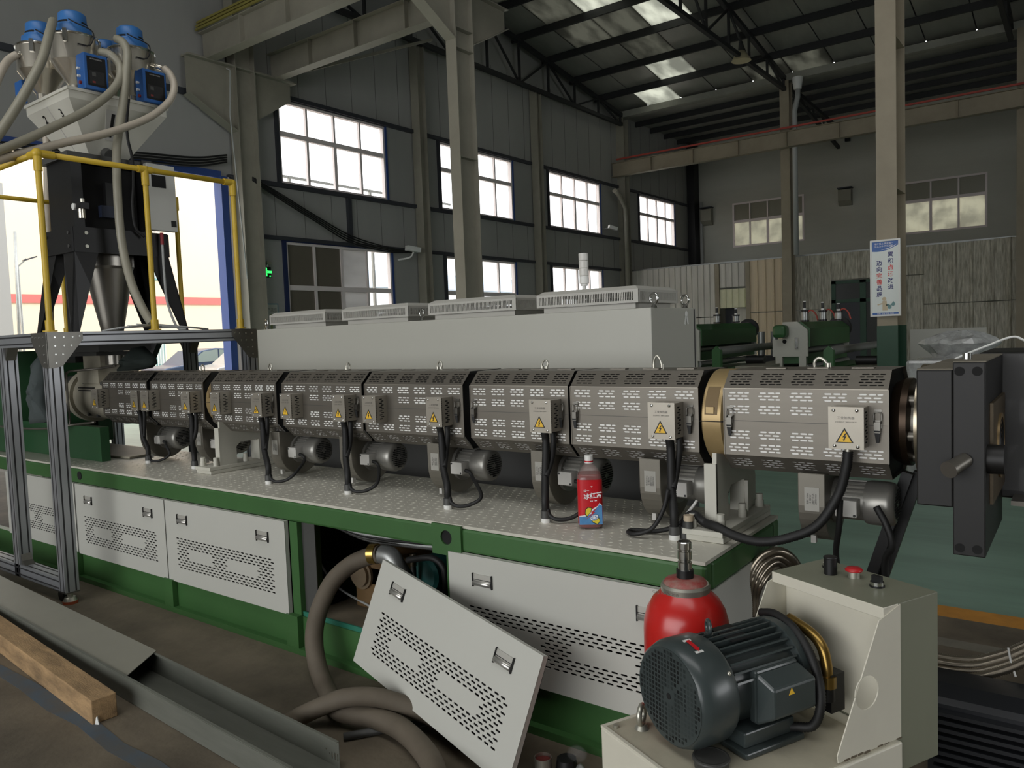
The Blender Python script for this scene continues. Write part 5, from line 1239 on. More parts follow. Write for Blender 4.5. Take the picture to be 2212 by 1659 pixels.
# electric motor on the tank
MO = hyd('electric_motor', 'dark slate electric motor with finned body lying on the cream tank', 'motor')
mc = V(.198, 0, .592); ax = V(0, 1, 0)
MB().lathe([(.118, 0), (.126, .006), (.134, .03), (.134, .10), (.128, .112)], mc+ax*.075, ax, 40, False).build('fan_cowl', m_motor, MO)
mb = MB()
for i in range(-9, 10):
    for j in range(-9, 10):
        u, v = i*.0122, j*.0122; r_ = math.hypot(u, v)
        if r_ > .112 or r_ < .020: continue
        if abs(abs(u)-abs(v)) < .012 and u > .01 and v > -.02: continue
        mb.prism([(mc.x+u-.0042, .0735, mc.z+v-.0042), (mc.x+u+.0042, .0735, mc.z+v-.0042), (mc.x+u+.0042, .0735, mc.z+v+.0042), (mc.x+u-.0042, .0735, mc.z+v+.0042)], (0, .0012, 0))
mb.build('fan_holes', m_void, MO, kind='stuff')
MB().cyl(mc+ax*.0735, mc+ax*.076, .119, n=40).build('fan_face', m_motor, MO); MB().cyl(mc+ax*.0725, mc+ax*.075, .008, n=12).build('hub_hole', m_void, MO)
body = MB().cyl(mc+ax*.187, mc+ax*.43, .104, n=40).build('motor_body', m_motor, MO)
for i in range(34):
    a_ = 2*PI*i/34
    if -2.6 < math.atan2(math.sin(a_), math.cos(a_)) < -.55: continue
    if abs(math.atan2(math.sin(a_+.1), math.cos(a_+.1))) < .35: continue
    d = V(math.cos(a_), 0, math.sin(a_)); MB().bar(mc+ax*.192+d*.113, mc+ax*.405+d*.113, .005, .022, d).build('cooling_fin', m_motor, body)
MB().lathe([(.10, 0), (.124, .004), (.124, .03), (.10, .045), (.06, .05)], mc+ax*.41, ax, 36).build('end_shield', m_motor, MO)
MB().cyl(mc+ax*.455, mc+ax*.52, .055, n=24).build('pump_adapter', m_black, MO)
mb = MB(); mb.box((.075, .20, .4505), (.33, .40, .466)); mb.box((.09, .215, .466), (.31, .385, .505)); mb.build('motor_foot', m_motor, MO, bev=.004)
mb = MB(); q = [(.30, .245), (.345, .262), (.352, .37), (.345, .385), (.30, .40)]
mb.box((.29, .25, .52), (.315, .395, .655)); mb.prism([(.315, .245, .520), (.362, .262, .548), (.362, .262, .622), (.315, .25, .65)], (0, .145, 0)); tb = mb.build('terminal_box', m_motor, MO, bev=.006)
MB().prism([(.3625, .31, .60), (.3625, .33, .60), (.3625, .32, .616)], (.0008, 0, 0)).build('warning_triangle', m_yellow, tb)
MB().prism([(.16+.0, .245, .712), (.24, .245, .704), (.24, .31, .704), (.16, .31, .712)], (0, 0, .003)).build('rating_plate', m_black, MO)
mb = MB(); mb.torus(mc+V(-.01, .215, .142), (.5, 1, 0), .017, .0055, 20, 8); mb.cyl(mc+V(-.01, .215, .10), mc+V(-.01, .215, .125), .012, n=12); mb.build('lifting_eye', m_motor, MO)
d = V(.30, 0, .954); P_ = lambda u, v, k: mc+ax*(.125+v)+V(math.cos(1.31-u/.135), 0, math.sin(1.31-u/.135))*(.1345+k)
mb = MB(); mb.poly([P_(-.028, -.012, .0006), P_(.028, -.012, .0006), P_(.028, .012, .0006), P_(-.028, .012, .0006)]); st = mb.build('arrow_sticker', m_white, MO)
mb = MB(); mb.poly([P_(-.022, -.006, .0014), P_(.012, -.006, .0014), P_(.012, .006, .0014), P_(-.022, .006, .0014)]); mb.poly([P_(.012, -.009, .0014), P_(.024, 0, .0014), P_(.012, .009, .0014)]); mb.build('red_arrow', m_lred, st)
for a_ in (.6, 2.5, -1.2): dd = V(math.cos(a_), 0, math.sin(a_)); MB().ball(mc+ax*.17+dd*.134, .006, 8).build('cowl_screw', m_zinc, MO)
# brass elbow and conduit behind the motor
m_brass = mat('yellow_zinc_pipe', (150, 122, 66), .3, .9)
HP = hyd('brass_pipe', 'bent brass coloured pipe with hex nut behind the electric motor', 'pipe')
mb = MB(); mb.tube([(.19, .50, .70), (.27, .495, .685), (.31, .49, .66), (.327, .485, .62), (.33, .485, .59)], .0145, 12, 8); mb.build('pipe', m_brass, HP)
MB().cyl((.33, .485, .565), (.33, .485, .595), .022, n=6).build('nut', m_brass, HP); MB().cyl((.33, .485, .53), (.33, .485, .565), .018, n=12).build('union', m_black, HP); MB().box((.24, .48, .50), (.345, .53, .60)).build('valve_block', m_black, HP)
HC = hyd('motor_conduit', 'black ribbed conduit arching over the end of the electric motor', 'cable')
mb = MB(); mb.tube([(.12, .47, .70), (.18, .46, .715), (.255, .45, .70), (.315, .44, .655), (.352, .43, .59), (.360, .42, .53), (.345, .41, .488), (.315, .39, .478), (.29, .36, .476)], .0125, 10, 8, rib=.007, ribd=.12); mb.build('conduit', m_rubber, HC)
# ------------------------------------------------------------------ accumulator
m_acc = mat('accumulator_red', (190, 34, 30), .3, coat=.3)
ax_, ay_ = -.985, 2.160
AC = thing('accumulator', 'red bladder accumulator bottle with chrome valve behind the motor', 'accumulator', (ax_, ay_, 0))
MB().lathe([(.10, 0), (.128, .03), (.129, .585), (.127, .615), (.118, .65), (.100, .682), (.074, .706)], (ax_, ay_, .0), (0, 0, 1), 40, False).build('bottle', m_acc, AC)
MB().lathe([(.073, .702), (.0745, .722), (.070, .730), (.066, .730)], (ax_, ay_, 0), (0, 0, 1), 36).build('name_band', m_zinc, AC)
MB().lathe([(.068, .726), (.060, .740), (.03, .747), (0, .747)], (ax_, ay_, 0), (0, 0, 1), 32, False).build('crown', mat('worn_red_crown', (150, 60, 56), .55, noise=.8, scale=30, light=(150, 130, 120)), AC)
MB().cyl((ax_, ay_, .745), (ax_, ay_, .772), .026, n=24).build('seal', m_black, AC)
MB().lathe([(.0215, .772), (.0215, .795), (.018, .797), (.018, .802), (.0215, .804), (.0215, .828), (.018, .830), (.018, .834), (.0215, .836), (.0215, .855), (.019, .858)], (ax_, ay_, 0), (0, 0, 1), 28).build('gas_valve', m_chrome, AC)
text('GAS 10MPa 2019', .012, (ax_-.03, ay_-.0752, .712), (1, 0, 0), (0, 0, 1), m_grink, AC)
# ------------------------------------------------------------------ metal hoses
m_flex = mat('flexible_steel_hose', (176, 166, 150), .28, .9)
def flex(lab, P, r=.016):
    t = thing('steel_conduit', lab, 'conduit', P[0], group='flexible steel conduits'); MB().tube(P, r, 10, 8, rib=.0075, ribd=.2).build('conduit', m_flex, t)
CL = ['outermost of the flexible steel conduits looping beside the console', 'second flexible steel conduit in the loop beside the console', 'third flexible steel conduit in the loop beside the console', 'innermost flexible steel conduit in the loop beside the console']
for k in range(4):
    y = 2.72+.012*k; d = 12*k
    flex(CL[k], [at(1612+d*.6, 1330, 'y', y), at(1612+d*.6, 1290, 'y', y), at(1618+d*.7, 1245+d*.5, 'y', y), at(1640+d*.6, 1208+d*.8, 'y', y+.05), at(1678, 1190+d, 'y', y+.10), at(1710-d*.3, 1205+d, 'y', y+.15), at(1728-d*.5, 1240+d*.5, 'y', y+.2), at(1735-d*.5, 1300, 'y', y+.25)], .0165-.001*k)
DL = ['top flexible steel conduit of the bundle right of the console', 'second flexible steel conduit from the top, right of the console', 'third flexible steel conduit from the top, right of the console', 'lowest flexible steel conduit of the bundle right of the console']
for k in range(4):
    y = 3.05-.01*k; e = 12.5*k
    flex(DL[k], [at(1985, 1408+e, 'y', y), at(2028, 1418+e, 'y', y), at(2070, 1424+e, 'y', y), at(2110, 1424+e, 'y', y), at(2150, 1415+e, 'y', y), at(2190, 1402+e, 'y', y), at(2250, 1375+e, 'y', y), at(2320, 1345+e, 'y', y)], (.013, .016, .013, .017)[k])
mb = MB(); q = [at(2178, 1399, 'y', 3.03), at(2184, 1430, 'y', 3.02), at(2194, 1462, 'y', 3.01)]; mb.tube(q, .004, 6); t = mb.build('cable_tie', m_white); t['label'] = 'white cable tie around the steel conduit bundle at right'; t['category'] = 'cable tie'
# finned black drive housing on the floor at lower right
m_fin = mat('black_finned_casting', (34, 36, 40), .45, noise=.4, scale=5, dark=.7)
FN = thing('finned_housing', 'black ribbed drive housing on the floor at the lower right', 'housing', (.35, 3.0, 0))
mb = MB(); mb.prism([(-.42, 2.77, 0), (-.42, 2.77, .255), (-.42, 2.79, .270), (-.42, 2.86, .29), (-.42, 2.98, .29), (-.42, 2.98, 0)], (1.6, 0, 0)); mb.build('casing', m_fin, FN)
for k in range(9): MB().box((-.40, 2.735, .022+k*.026), (1.1, 2.771, .034+k*.026)).build('fin', m_fin, FN)
# ------------------------------------------------------------------ inside the open bay
m_box = mat('brown_gear_paint', (122, 96, 62), .5, noise=.5, scale=6, dark=.7)
t = thing('pump_housing', 'brown round flanged pump housing inside the open bay', 'pump', (-2.85, 2.6, .179))
mb = MB(); mb.box((-2.94, 2.56, .179), (-2.55, 2.86, .40)); mb.prism([(-2.94, 2.56, .30), (-2.55, 2.56, .30), (-2.60, 2.56, .48), (-2.86, 2.56, .48)], (0, .3, 0)); mb.build('casing', m_box, t, bev=.01)
c = at(780, 1240, 'y', 2.55)
MB().lathe([(.045, 0), (.075, 0), (.075, .02), (.058, .02), (.058, .035), (.045, .035)], (c.x, 2.565, c.z), (0, -1, 0), 32).build('flange_ring', mat('worn_flange', (150, 132, 108), .4, .5, noise=.5, scale=12), t); MB().cyl((c.x, 2.566, c.z), (c.x, 2.552, c.z), .046, n=28).build('port', m_void, t)
t = thing('teal_pump', 'teal painted pump body at the right of the open bay', 'pump', (-2.3, 2.65, .179))
c = at(925, 1235, 'y', 2.62); MB().lathe([(.0, -.02), (.07, -.015), (.085, 0), (.085, .12), (.06, .14)], (c.x, 2.60, c.z-.01), (0, 1, 0), 28).build('body', mat('teal_pump_paint', (36, 96, 92), .45), t); MB().box((c.x-.09, 2.60, .179), (c.x+.09, 2.74, .3)).build('foot', m_dgrey, t)
t = thing('braided_hose', 'short braided steel hose standing in the open bay', 'hose', (-2.45, 2.55, .3))
q = at(893, 1222, 'y', 2.55); MB().tube([q, at(893, 1212, 'y', 2.55), at(892, 1196, 'y', 2.55)], .016, 10, 6, rib=.006, ribd=.1).build('hose', m_flex, t); MB().cyl(V(q.x, q.y, .181), q, .013, n=10).build('stem', m_dgrey, t)
for k in range(7):
    z = .63-.008*k; o = MB().tube([(-3.04, 2.46+.01*k, z+.0), (-2.75, 2.44+.012*k, z-.03-.006*(k % 3)), (-2.4, 2.45+.01*k, z-.02-.008*(k % 2)), (-2.12, 2.47, z)], .0075, 6).build('wiring', (m_pipe, m_rubber, m_dgrey)[k % 3])
    o['label'] = '%s wire of the cable bundle running under the deck rail' % ('highest', 'second', 'third', 'middle', 'fifth', 'second lowest', 'lowest')[k]; o['category'] = 'cable'; o['group'] = 'wires under the deck rail'
o = MB().tube([at(880, 1210, 'y', 2.42), at(930, 1205, 'y', 2.42), at(955, 1222, 'y', 2.42), at(962, 1250, 'y', 2.42), at(964, 1300, 'y', 2.42)], .014, 10).build('black_hose', m_rubber); o['label'] = 'black hose bending down beside the right edge of the open bay'; o['category'] = 'hose'
o = MB().tube([at(672, 1175, 'y', 2.6), at(700, 1230, 'y', 2.6), at(735, 1272, 'y', 2.58), at(800, 1310, 'y', 2.55), at(850, 1340, 'y', 2.5)], .006, 8).build('grey_cable', m_pipe); o['label'] = 'thin grey cable crossing the open bay diagonally'; o['category'] = 'cable'
mb = MB()
for r in range(5):
    for c_ in range(9): mb.box((-2.98+c_*.05+(.02 if r % 2 else 0), 3.004, .52+r*.022), (-2.945+c_*.05+(.02 if r % 2 else 0), 3.009, .527+r*.022))
mb.build('rear_slots', m_dgrey, base, kind='stuff')
# big grey suction hose out of the bay
m_bigh = mat('dusty_rubber_hose', (98, 89, 76), .75, noise=.7, scale=7, dark=.72)
E0, E1, E2 = at(858, 1225, 'y', 2.43), at(845, 1203, 'y', 2.43), at(822, 1196, 'y', 2.43)
t = thing('rubber_hose', 'thick rubber hose clamped to a steel elbow, sweeping from the open bay across the floor', 'hose', at(690, 1450, 'z', 0))
pts = [at(822, 1197, 'y', 2.43), at(800, 1201, 'y', 2.42), at(762, 1217, 'y', 2.38), at(722, 1252, 'y', 2.30), at(696, 1300, 'y', 2.23), at(681, 1350, 'y', 2.20), at(679, 1395, 'y', 2.18), at(688, 1445, 'y', 2.15), at(705, 1490, 'y', 2.10)]
pts += [at(725, 1528, 'z', .05), at(765, 1543, 'z', .055), at(810, 1551, 'z', .055), at(862, 1572, 'z', .05), at(910, 1615, 'z', .045), at(940, 1670, 'z', .042), at(940, 1760, 'z', .042), at(890, 1850, 'z', .042)]
MB().tube(pts, .041, 14, 8).build('hose', m_bigh, t)
MB().tube([E0+V(.03, .02, -.06), E0, E1, E2+V(.01, 0, 0)], .043, 16, 8).build('steel_elbow', m_galv, t)
MB().cyl(pts[0]+V(-.055, -.01, -.004), pts[0]+V(-.02, 0, -.001), .047, n=20).build('hose_clamp', mat('gold_clamp', (190, 160, 90), .25, .9), t)
t = thing('rubber_hose', 'thick dusty rubber hose lying in an arc behind the cable tray end', 'hose', at(740, 1520, 'z', .045))
MB().tube([at(610, 1572, 'z', .04), at(640, 1552, 'z', .042), at(690, 1528, 'z', .08), at(745, 1508, 'z', .13), at(810, 1506, 'z', .13), at(870, 1522, 'z', .10), at(940, 1552, 'z', .06), at(1020, 1600, 'z', .042)], .036, 14, 8).build('hose', m_bigh, t)
o = MB().tube([at(742, 1592, 'z', .016), at(860, 1570, 'z', .016), at(990, 1548, 'z', .016)], .015, 10, straight=True).build('steel_rod', m_dgrey); o['label'] = 'short dark steel rod on the floor among the rubber hoses'; o['category'] = 'rod'
# ------------------------------------------------------------------ tray, lid, timber
m_tray = mat('dusty_tray_zinc', (126, 128, 119), .45, .35, noise=.7, scale=5, dark=.7, stretch=(.4, 3, 3))
CT = thing('cable_tray', 'open galvanised cable tray channel lying on the floor', 'cable tray', (-3.5, 1.68, 0))
T0_, TD = V(-2.105, 0, 0), V(-1, .0495, 0).normalized()
def tl(s, side): # side 0 left, 1 right edge
    return V(-2.105, 1.515 if side == 0 else 1.722, 0)+TD*s
L_ = 3.8
for nm, a, b in (('tray_floor', (0, 0), (1, 0)),):
    MB().prism([tl(0, 0)+V(0, 0, .002), tl(0, 1)+V(0, 0, .002), tl(L_, 1)+V(0, 0, .002), tl(L_, 0)+V(0, 0, .002)], (0, 0, .003)).build('tray_floor', m_tray, CT)
nrm = V(TD.y, -TD.x, 0)
def side(s):
    a, b = tl(0, s), tl(L_, s); holes = []
    if s == 1: holes = [stadium(.075, .052, .007, .007, 3), stadium(.055, .042, .006, .006, 3)]+[[(u+y, v+x) for x, y in stadium(0, 0, .028, .005, 2)][::-1] for u, v in ((.04, .040), (.024, .040), (.009, .040))]
    mb = MB(); mb.plate(rect(0, .002, L_, .10), holes, a, TD, (0, 0, 1), .002); o = mb.build('tray_side', m_tray, CT)
    k = 1 if s == 0 else -1
    MB().prism([a+V(0, 0, .10), a+V(0, k*.012, .10), b+V(0, k*.012, .10), b+V(0, 0, .10)], (0, 0, .0025)).build('tray_lip', m_tray, CT)
side(0); side(1)
m_lid = mat('grey_lid_paint', (140, 138, 126), .45, noise=.4, scale=4, dark=.85)
mb = MB(); s0 = 1.33
mb.prism([tl(s0-.11, 0)+V(0, .012, .094), tl(s0+.02, 1)+V(0, .006, .1065), tl(L_+.1, 1)+V(0, .006, .1065), tl(L_+.1, 0)+V(0, .012, .094)], (0, 0, .003))
o = mb.build('tray_lid', m_lid); o['label'] = 'flat grey lid lying along the left part of the cable tray'; o['category'] = 'lid'
m_wood = mat('old_timber', (178, 146, 106), .75, noise=1., scale=3.5, dark=.4, stretch=(1.2, 5, 5), bump=.3)
WD = V(-1.183, .097, 0).normalized(); WN = V(-WD.y, WD.x, 0)*-1
if WN.y < 0: WN = -WN
w0 = V(-3.205, 1.385, .0); mb = MB()
mb.prism([w0, w0+WN*.098, w0+WN*.098+V(0, 0, .1), w0+V(0, 0, .1)], WD*2.4)
o = mb.build('timber_beam', m_wood, bev=.004, origin=(-3.2, 1.43, 0)); o['label'] = 'square brown timber beam lying beside the cable tray'; o['category'] = 'timber'
q = at(208, 1563, 'z', .0); mb = MB(); mb.prism([q+V(.004, -.004, .0), q+V(.02, .004, .0), q+V(.012, .002, .035), q+V(.006, 0, .028)], (.003, -.004, 0)); o = mb.build('paper_scrap', m_white); o['label'] = 'scrap of white paper at the end of the timber beam'; o['category'] = 'paper'
q = at(267, 1282, 'z', .002); o = MB().prism([q, q+V(.02, .004, 0), q+V(.015, .016, 0), q+V(-.004, .01, 0)], (0, 0, .004)).build('paper_scrap', m_white); o['label'] = 'tiny white scrap on the floor near the green base'; o['category'] = 'paper'
# debris at the bottom
q = at(1174, 1668, 'z', .0); t = thing('tin_can', 'small open tin with red inside on the floor by the leaning panel', 'tin', q)
MB().lathe([(.030, 0), (.030, .055), (.028, .055), (.027, .02), (0, .02)], q, (0, 0, 1), 24).build('tin', m_zinc, t); MB().cyl(q+V(0, 0, .021), q+V(0, 0, .045), .0265, n=20).build('red_lining', mat('red_dregs', (130, 50, 46), .6, noise=.8, scale=60), t)
q = at(1225, 1668, 'z', .0); t = thing('pipe_fitting', 'dark valve fitting with a clear plastic bag on the floor', 'fitting', q)
MB().cyl(q+V(0, 0, .0), q+V(0, .0, .05), .042, .034, n=10).build('valve_body', m_black, t); MB().ball(q+V(.03, .02, .065), .038, 10, (1, .8, .7)).build('plastic_bag', m_film2, t); MB().tube([q+V(.05, .0, .035), q+V(.075, -.012, .028), q+V(.095, -.015, .02)], .013, 10, rib=.012).build('bolt', m_galv, t)
# ------------------------------------------------------------------ sheet partition at the back of the hall
YP = 29.2; ZPT = 4.02
m_pl = mat('pale_grey_corrugated_sheet', (214, 210, 200), .5, noise=.6, scale=2, dark=.7, stretch=(3, 1, .3))
m_pb = mat('beige_corrugated_sheet', (218, 200, 170), .55, noise=.5, scale=2, dark=.8, stretch=(3, 1, .3))
m_pg = mat('stained_grey_sheet', (152, 147, 130), .6, noise=.95, scale=4, light=(222, 218, 202), stretch=(4, 1, .45))
m_py = mat('yellowish_translucent_sheet', (226, 224, 190), .5, noise=.5, scale=4, dark=.85)
pw = MB().box((XL+.05, YP+.06, ZPT-.03), (13, YP+.12, ZPT+.03)).build('wall_partition', m_galv, origin=(-3, YP, ZPT), kind='structure', label='rail topped corrugated sheet partition across the back of the hall')
X = lambda px, py=650: at(px, py, 'y', YP).x
def Zp(px, py): return at(px, py, 'y', YP).z
def sheet(x0, x1, z0, z1, m, pitch=.25, name='sheet', d=.035):
    """ribbed sheet: shallow trapezoid ribs"""
    mb = MB(); x = x0; prof = []
    while x < x1-.001:
        w = min(pitch, x1-x); prof += [(x, 0), (x+w*.72, 0), (x+w*.80, -d), (x+w*.92, -d)]; x += w
    prof.append((x1, 0))
    for (a, da), (b, db) in zip(prof, prof[1:]): mb.poly([(a, YP+da, z0), (b, YP+db, z0), (b, YP+db, z1), (a, YP+da, z1)])
    return mb.build(name, m, pw)
XA, XB, XC, XD = XL+.1, X(1546), X(1556), X(1612)
zm1 = Zp(1525, 640)
n = 4
for k in range(n):
    a, b = XA+(XB-XA)*k/n, XA+(XB-XA)*(k+1)/n
    sheet(a, b, 1.95, ZPT-.03, m_pl); sheet(a, b, 0, 1.92, m_pl)
MB().box((XB, YP-.05, 0), (XC-.02, YP+.03, ZPT-.05)).build('post', m_col, pw); MB().box((XD, YP-.05, 0), (XD+.16, YP+.03, ZPT-.05)).build('post', m_col, pw)
zg0, zg1 = Zp(1580, 665), Zp(1580, 623)
sheet(XC, XD, zg1+.05, ZPT-.05, m_pl); sheet(XC, XD, zg0, zg1-.02, m_py); MB().box((XC, YP+.5, 0), (X(1583), YP+.52, zg0)).build('dark_recess', m_girt, pw); MB().box((X(1583), YP+.3, 0), (XD, YP+.32, zg0)).build('white_leaf', m_pl, pw)
XE_ = X(1692)
for k in range(2):
    a, b = XD+.16+(XE_-XD-.16)*k/2, XD+.16+(XE_-XD-.16)*(k+1)/2
    sheet(a, b, 2.05, ZPT-.03, m_pb, .32); sheet(a, b, 0, 2.02, m_pb, .32)
XF, XG = X(1797), X(1885)
zdo = Zp(1830, 606)
sheet(XE_, XF, 2.05, ZPT-.03, m_pg, .5); sheet(XE_, XF, 0, 2.02, m_pg, .5); sheet(XF, XG+1.6, zdo+.05, ZPT-.03, m_pg, .5)
k = 0; x = XG+1.6
sheet(XG+.6, x, 0, zdo+.02, m_pg, .5)
while x < 9:
    sheet(x, x+2, 2.05+.0, ZPT-.03+.02*(k % 2), m_pg, .48); sheet(x, x+2, 0, 2.02, m_pg, .48); x += 2; k += 1
# dark green door in the partition
d = MB(); fr = .14
d.box((XF, YP-.04, 0), (XF+fr, YP+.03, zdo)); d.box((XG+.5-fr, YP-.04, 0), (XG+.5, YP+.03, zdo)); d.box((XF, YP-.04, zdo-.1), (XG+.5, YP+.03, zdo)); xm = X(1858); d.box((xm, YP-.04, 0), (xm+.2, YP+.03, zdo)); zt = Zp(1830, 650); d.box((XF, YP-.04, zt-.06), (XG+.5, YP+.03, zt+.06))
dd = d.build('door_1', m_darkgreen, kind='structure', label='dark green framed glass door in the grey sheet partition')
m_dpane = mat('dark_door_pane', (66, 68, 66), .2)
for a, b in ((XF+fr, xm), (xm+.2, XG+.5-fr)):
    MB().box((a, YP-.01, zt+.06), (b, YP, zdo-.1)).build('pane', m_dpane, dd); MB().box((a, YP-.01, .0), (b, YP, zt-.06)).build('pane', m_girt if a < xm else m_dpane, dd)
# ------------------------------------------------------------------ fittings on the back wall
m_hoodw = mat('wall_hood_paint', (140, 138, 124), .6)
for px, py, lab in ((1828, 425, 'grey ventilation hood on the back wall left of the sign column'), (1527, 468, 'grey ventilation hood on the back wall near the far corner')):
    a = at(px-14, py-16, 'y', YB); b = at(px+14, py+18, 'y', YB); a.x += .12 if px < 1600 else 0
    t = thing('wall_hood', lab, 'vent hood', ((a.x+b.x)/2, YB-.3, b.z)); mb = MB()
    mb.prism([(a.x, YB-.002, a.z), (a.x, YB-.32, a.z-.08), (a.x, YB-.32, b.z+.2), (a.x, YB-.1, b.z), (a.x, YB-.002, b.z)], (b.x-a.x, 0, 0)); mb.build('hood', m_hoodw, t); MB().box((a.x-.03, YB-.36, a.z-.03), (b.x+.03, YB-.002, a.z+.02)).build('cap', m_girt, t)
a = at(1832, 300, 'y', YB); o = MB().box((a.x-.1, YB-.16, a.z-.12), (a.x+.1, YB-.002, a.z+.12)).build('wall_lamp', m_black); o['label'] = 'small black wall lamp high on the back wall'; o['category'] = 'lamp'
# bell lamp under the middle truss
q = at(1601, 112, 'x', -8.8)
t = thing('bell_lamp', 'bell shaped high bay lamp hanging under the middle roof truss', 'lamp', q)
MB().cyl(q+V(0, 0, .1), (q.x, q.y, 10.0), .02, n=8).cyl(q+V(0, 0, .0), q+V(0, 0, .3), .1, .06, n=16).build('stem', m_darksteel, t); MB().lathe([(.30, -.28), (.26, -.20), (.12, .02), (.1, .02)], q, (0, 0, 1), 24, False).build('shade', mat('pale_lamp_shade', (206, 196, 160), .3, .4), t)
# exit sign, notice board, camera, cables on the window wall
S_ = thing('exit_sign', 'glowing green emergency light with two lamp heads on the window wall', 'exit sign', at(572, 600, 'x', XL+.08))
c = at(572, 588, 'x', XL+.1)
MB().box((XL+.002, c.y-.19, c.z-.11), (XL+.08, c.y+.19, c.z+.13)).build('housing', m_black, S_)
m_exit = emit('exit_green', (60, 255, 110), 1.6)
mb = MB(); mb.box((XL+.081, c.y-.075, c.z-.09), (XL+.09, c.y+.075, c.z+.11)); mb.box((XL+.081, c.y-.2, c.z-.015), (XL+.09, c.y+.2, c.z+.04)); mb.box((XL+.081, c.y+.14, c.z-.1), (XL+.09, c.y+.17, c.z-.07)); mb.build('lit_face', m_exit, S_)
m_exitd = mat('exit_dark_green', (20, 120, 50), .5); text('安全', .1, (XL+.0915, c.y, c.z), (0, 1, 0), (0, 0, 1), m_exitd, S_)
for s in (-1, 1):
    MB().cyl((XL+.05, c.y+s*.10, c.z+.13), (XL+.05, c.y+s*.13, c.z+.19), .015, n=8).build('arm', m_white, S_); MB().lathe([(.03, 0), (.06, .06), (.06, .07), (0, .07)], (XL+.04, c.y+s*.13, c.z+.22), (1, 0, .2), 16).build('lamp_head', m_hoodw, S_)
a, b = at(558, 655, 'x', XL+.02), at(603, 700, 'x', XL+.02)
N_ = thing('notice_board', 'pale notice board with a green flow chart on the window wall', 'notice board', (XL+.02, (a.y+b.y)/2, b.z-.4))
MB().box((XL+.002, a.y, b.z-.4), (XL+.03, b.y, a.z)).build('board', mat('board_blue_edge', (120, 150, 160), .4), N_); MB().box((XL+.03, a.y+.03, b.z-.37), (XL+.032, b.y-.03, a.z-.03)).build('sheet', mat('board_paper', (176, 180, 172), .5), N_)
text('安全生产流程', .09, (XL+.034, (a.y+b.y)/2-.05, a.z-.16), (0, 1, 0), (0, 0, 1), m_grink, N_)
w = b.y-a.y; mk = mat('chart_green', (150, 158, 104), .5)
for k, f in enumerate((.14, .55)): MB().box((XL+.032, a.y+w*f, b.z-.3), (XL+.033, a.y+w*(f+.1), a.z-.26)).build('chart_bar', mk, N_)
for k in range(3): MB().box((XL+.032, a.y+w*.3, a.z-.38-.22*k), (XL+.033, a.y+w*.48, a.z-.26-.22*k)).build('chart_box', m_tbox, N_)
q = at(893, 540, 'x', XL+.4); t = thing('security_camera', 'white security camera on a bracket on the window wall', 'camera', q)
MB().bar(q+V(-.05, -.22, .05), q+V(.05, .2, .0), .16, .13).build('body', m_white, t); MB().bar(q+V(.049, .195, .0), q+V(.053, .21, .0), .12, .09).build('lens', m_black, t); MB().tube([q+V(-.0, .0, -.06), q+V(-.1, -.05, -.2), q+V(-.38, -.25, -.26)], .025, 8).build('bracket', m_white, t)
q = at(1324, 492, 'x', XL+.5); t = thing('security_camera', 'small camera on the far wall column by the kinked duct', 'camera', q); MB().bar(q+V(-.1, -.15, .05), q+V(.1, .15, -.05), .14, .12).build('body', m_white, t); MB().bar(q+V(-.1, 0, 0), q+V(-.45, .0, .0), .04, .04).build('bracket', m_dgrey, t)
for k in range(4):
    o = MB().tube([at(545, 383+k*2, 'x', XL+.25), at(600, 415+k*4, 'x', XL+.25), at(680, 465+k*4, 'x', XL+.22), at(760, 510+k*5, 'x', XL+.2), at(840, 535+k*3, 'x', XL+.2), at(890, 545, 'x', XL+.2)], .018, 6).build('wall_cable', m_rubber); o['label'] = '%s of the black cables sagging across the window wall to the camera' % ('topmost', 'second', 'third', 'lowest')[k]; o['category'] = 'cable'; o['group'] = 'cables sagging on the window wall'
for k in range(4):
    o = MB().tube([at(-20, 305+k*7, 'x', XL+.25), at(120, 318+k*6, 'x', XL+.25), at(300, 330+k*6, 'x', XL+.22), at(420, 340+k*6, 'x', XL+.2), at(490, 335+k*5, 'x', XL+.2)], .022, 6).build('wall_cable', m_rubber); o['label'] = '%s of the black cables strung along the wall above the gate' % ('topmost', 'second', 'third', 'lowest')[k]; o['category'] = 'cable'; o['group'] = 'cables above the gate'
# column conduit
o = MB().tube([at(489, 148, 'x', XL+.5), at(497, 152, 'x', XL+.5), at(497, 250, 'x', XL+.5), (XL+.42, 10.6, 3)], .015, 6, straight=True).build('thin_conduit', m_pipe); o['label'] = 'thin pale conduit running down the wall column beside the gate'; o['category'] = 'conduit'
# ------------------------------------------------------------------ slogan sign
y = 10.66; a, b = at(1880, 521, 'y', y), at(1945, 681, 'y', y); x0, x1, z0, z1 = a.x, b.x, b.z, a.z
SG = thing('slogan_sign', 'white upright slogan sign with blue and red characters on the beige column', 'sign', ((x0+x1)/2, y, z0))
MB().box((x0, y, z0), (x1, y+.035, z1)).build('panel', mat('sign_white', (224, 230, 226), .4), SG)
fr_ = .018; mb = MB(); mb.box((x0-.004, y-.012, z0-.004), (x0+fr_, y+.036, z1+.004)); mb.box((x1-fr_, y-.012, z0-.004), (x1+.004, y+.036, z1+.004)); mb.box((x0+fr_, y-.012, z0-.004), (x1-fr_, y+.036, z0+fr_)); mb.box((x0+fr_, y-.012, z1-fr_), (x1-fr_, y+.036, z1+.004)); mb.build('frame', m_white, SG)
w, h = x1-x0, z1-z0; m_sb = mat('sign_blue', (34, 92, 168), .4); m_sn = mat('sign_navy', (34, 40, 110), .4); m_sr = mat('sign_red', (214, 52, 46), .4)
sp = lambda u, v, d=.001: V(x0+w*u, y-d, z1-h*v)
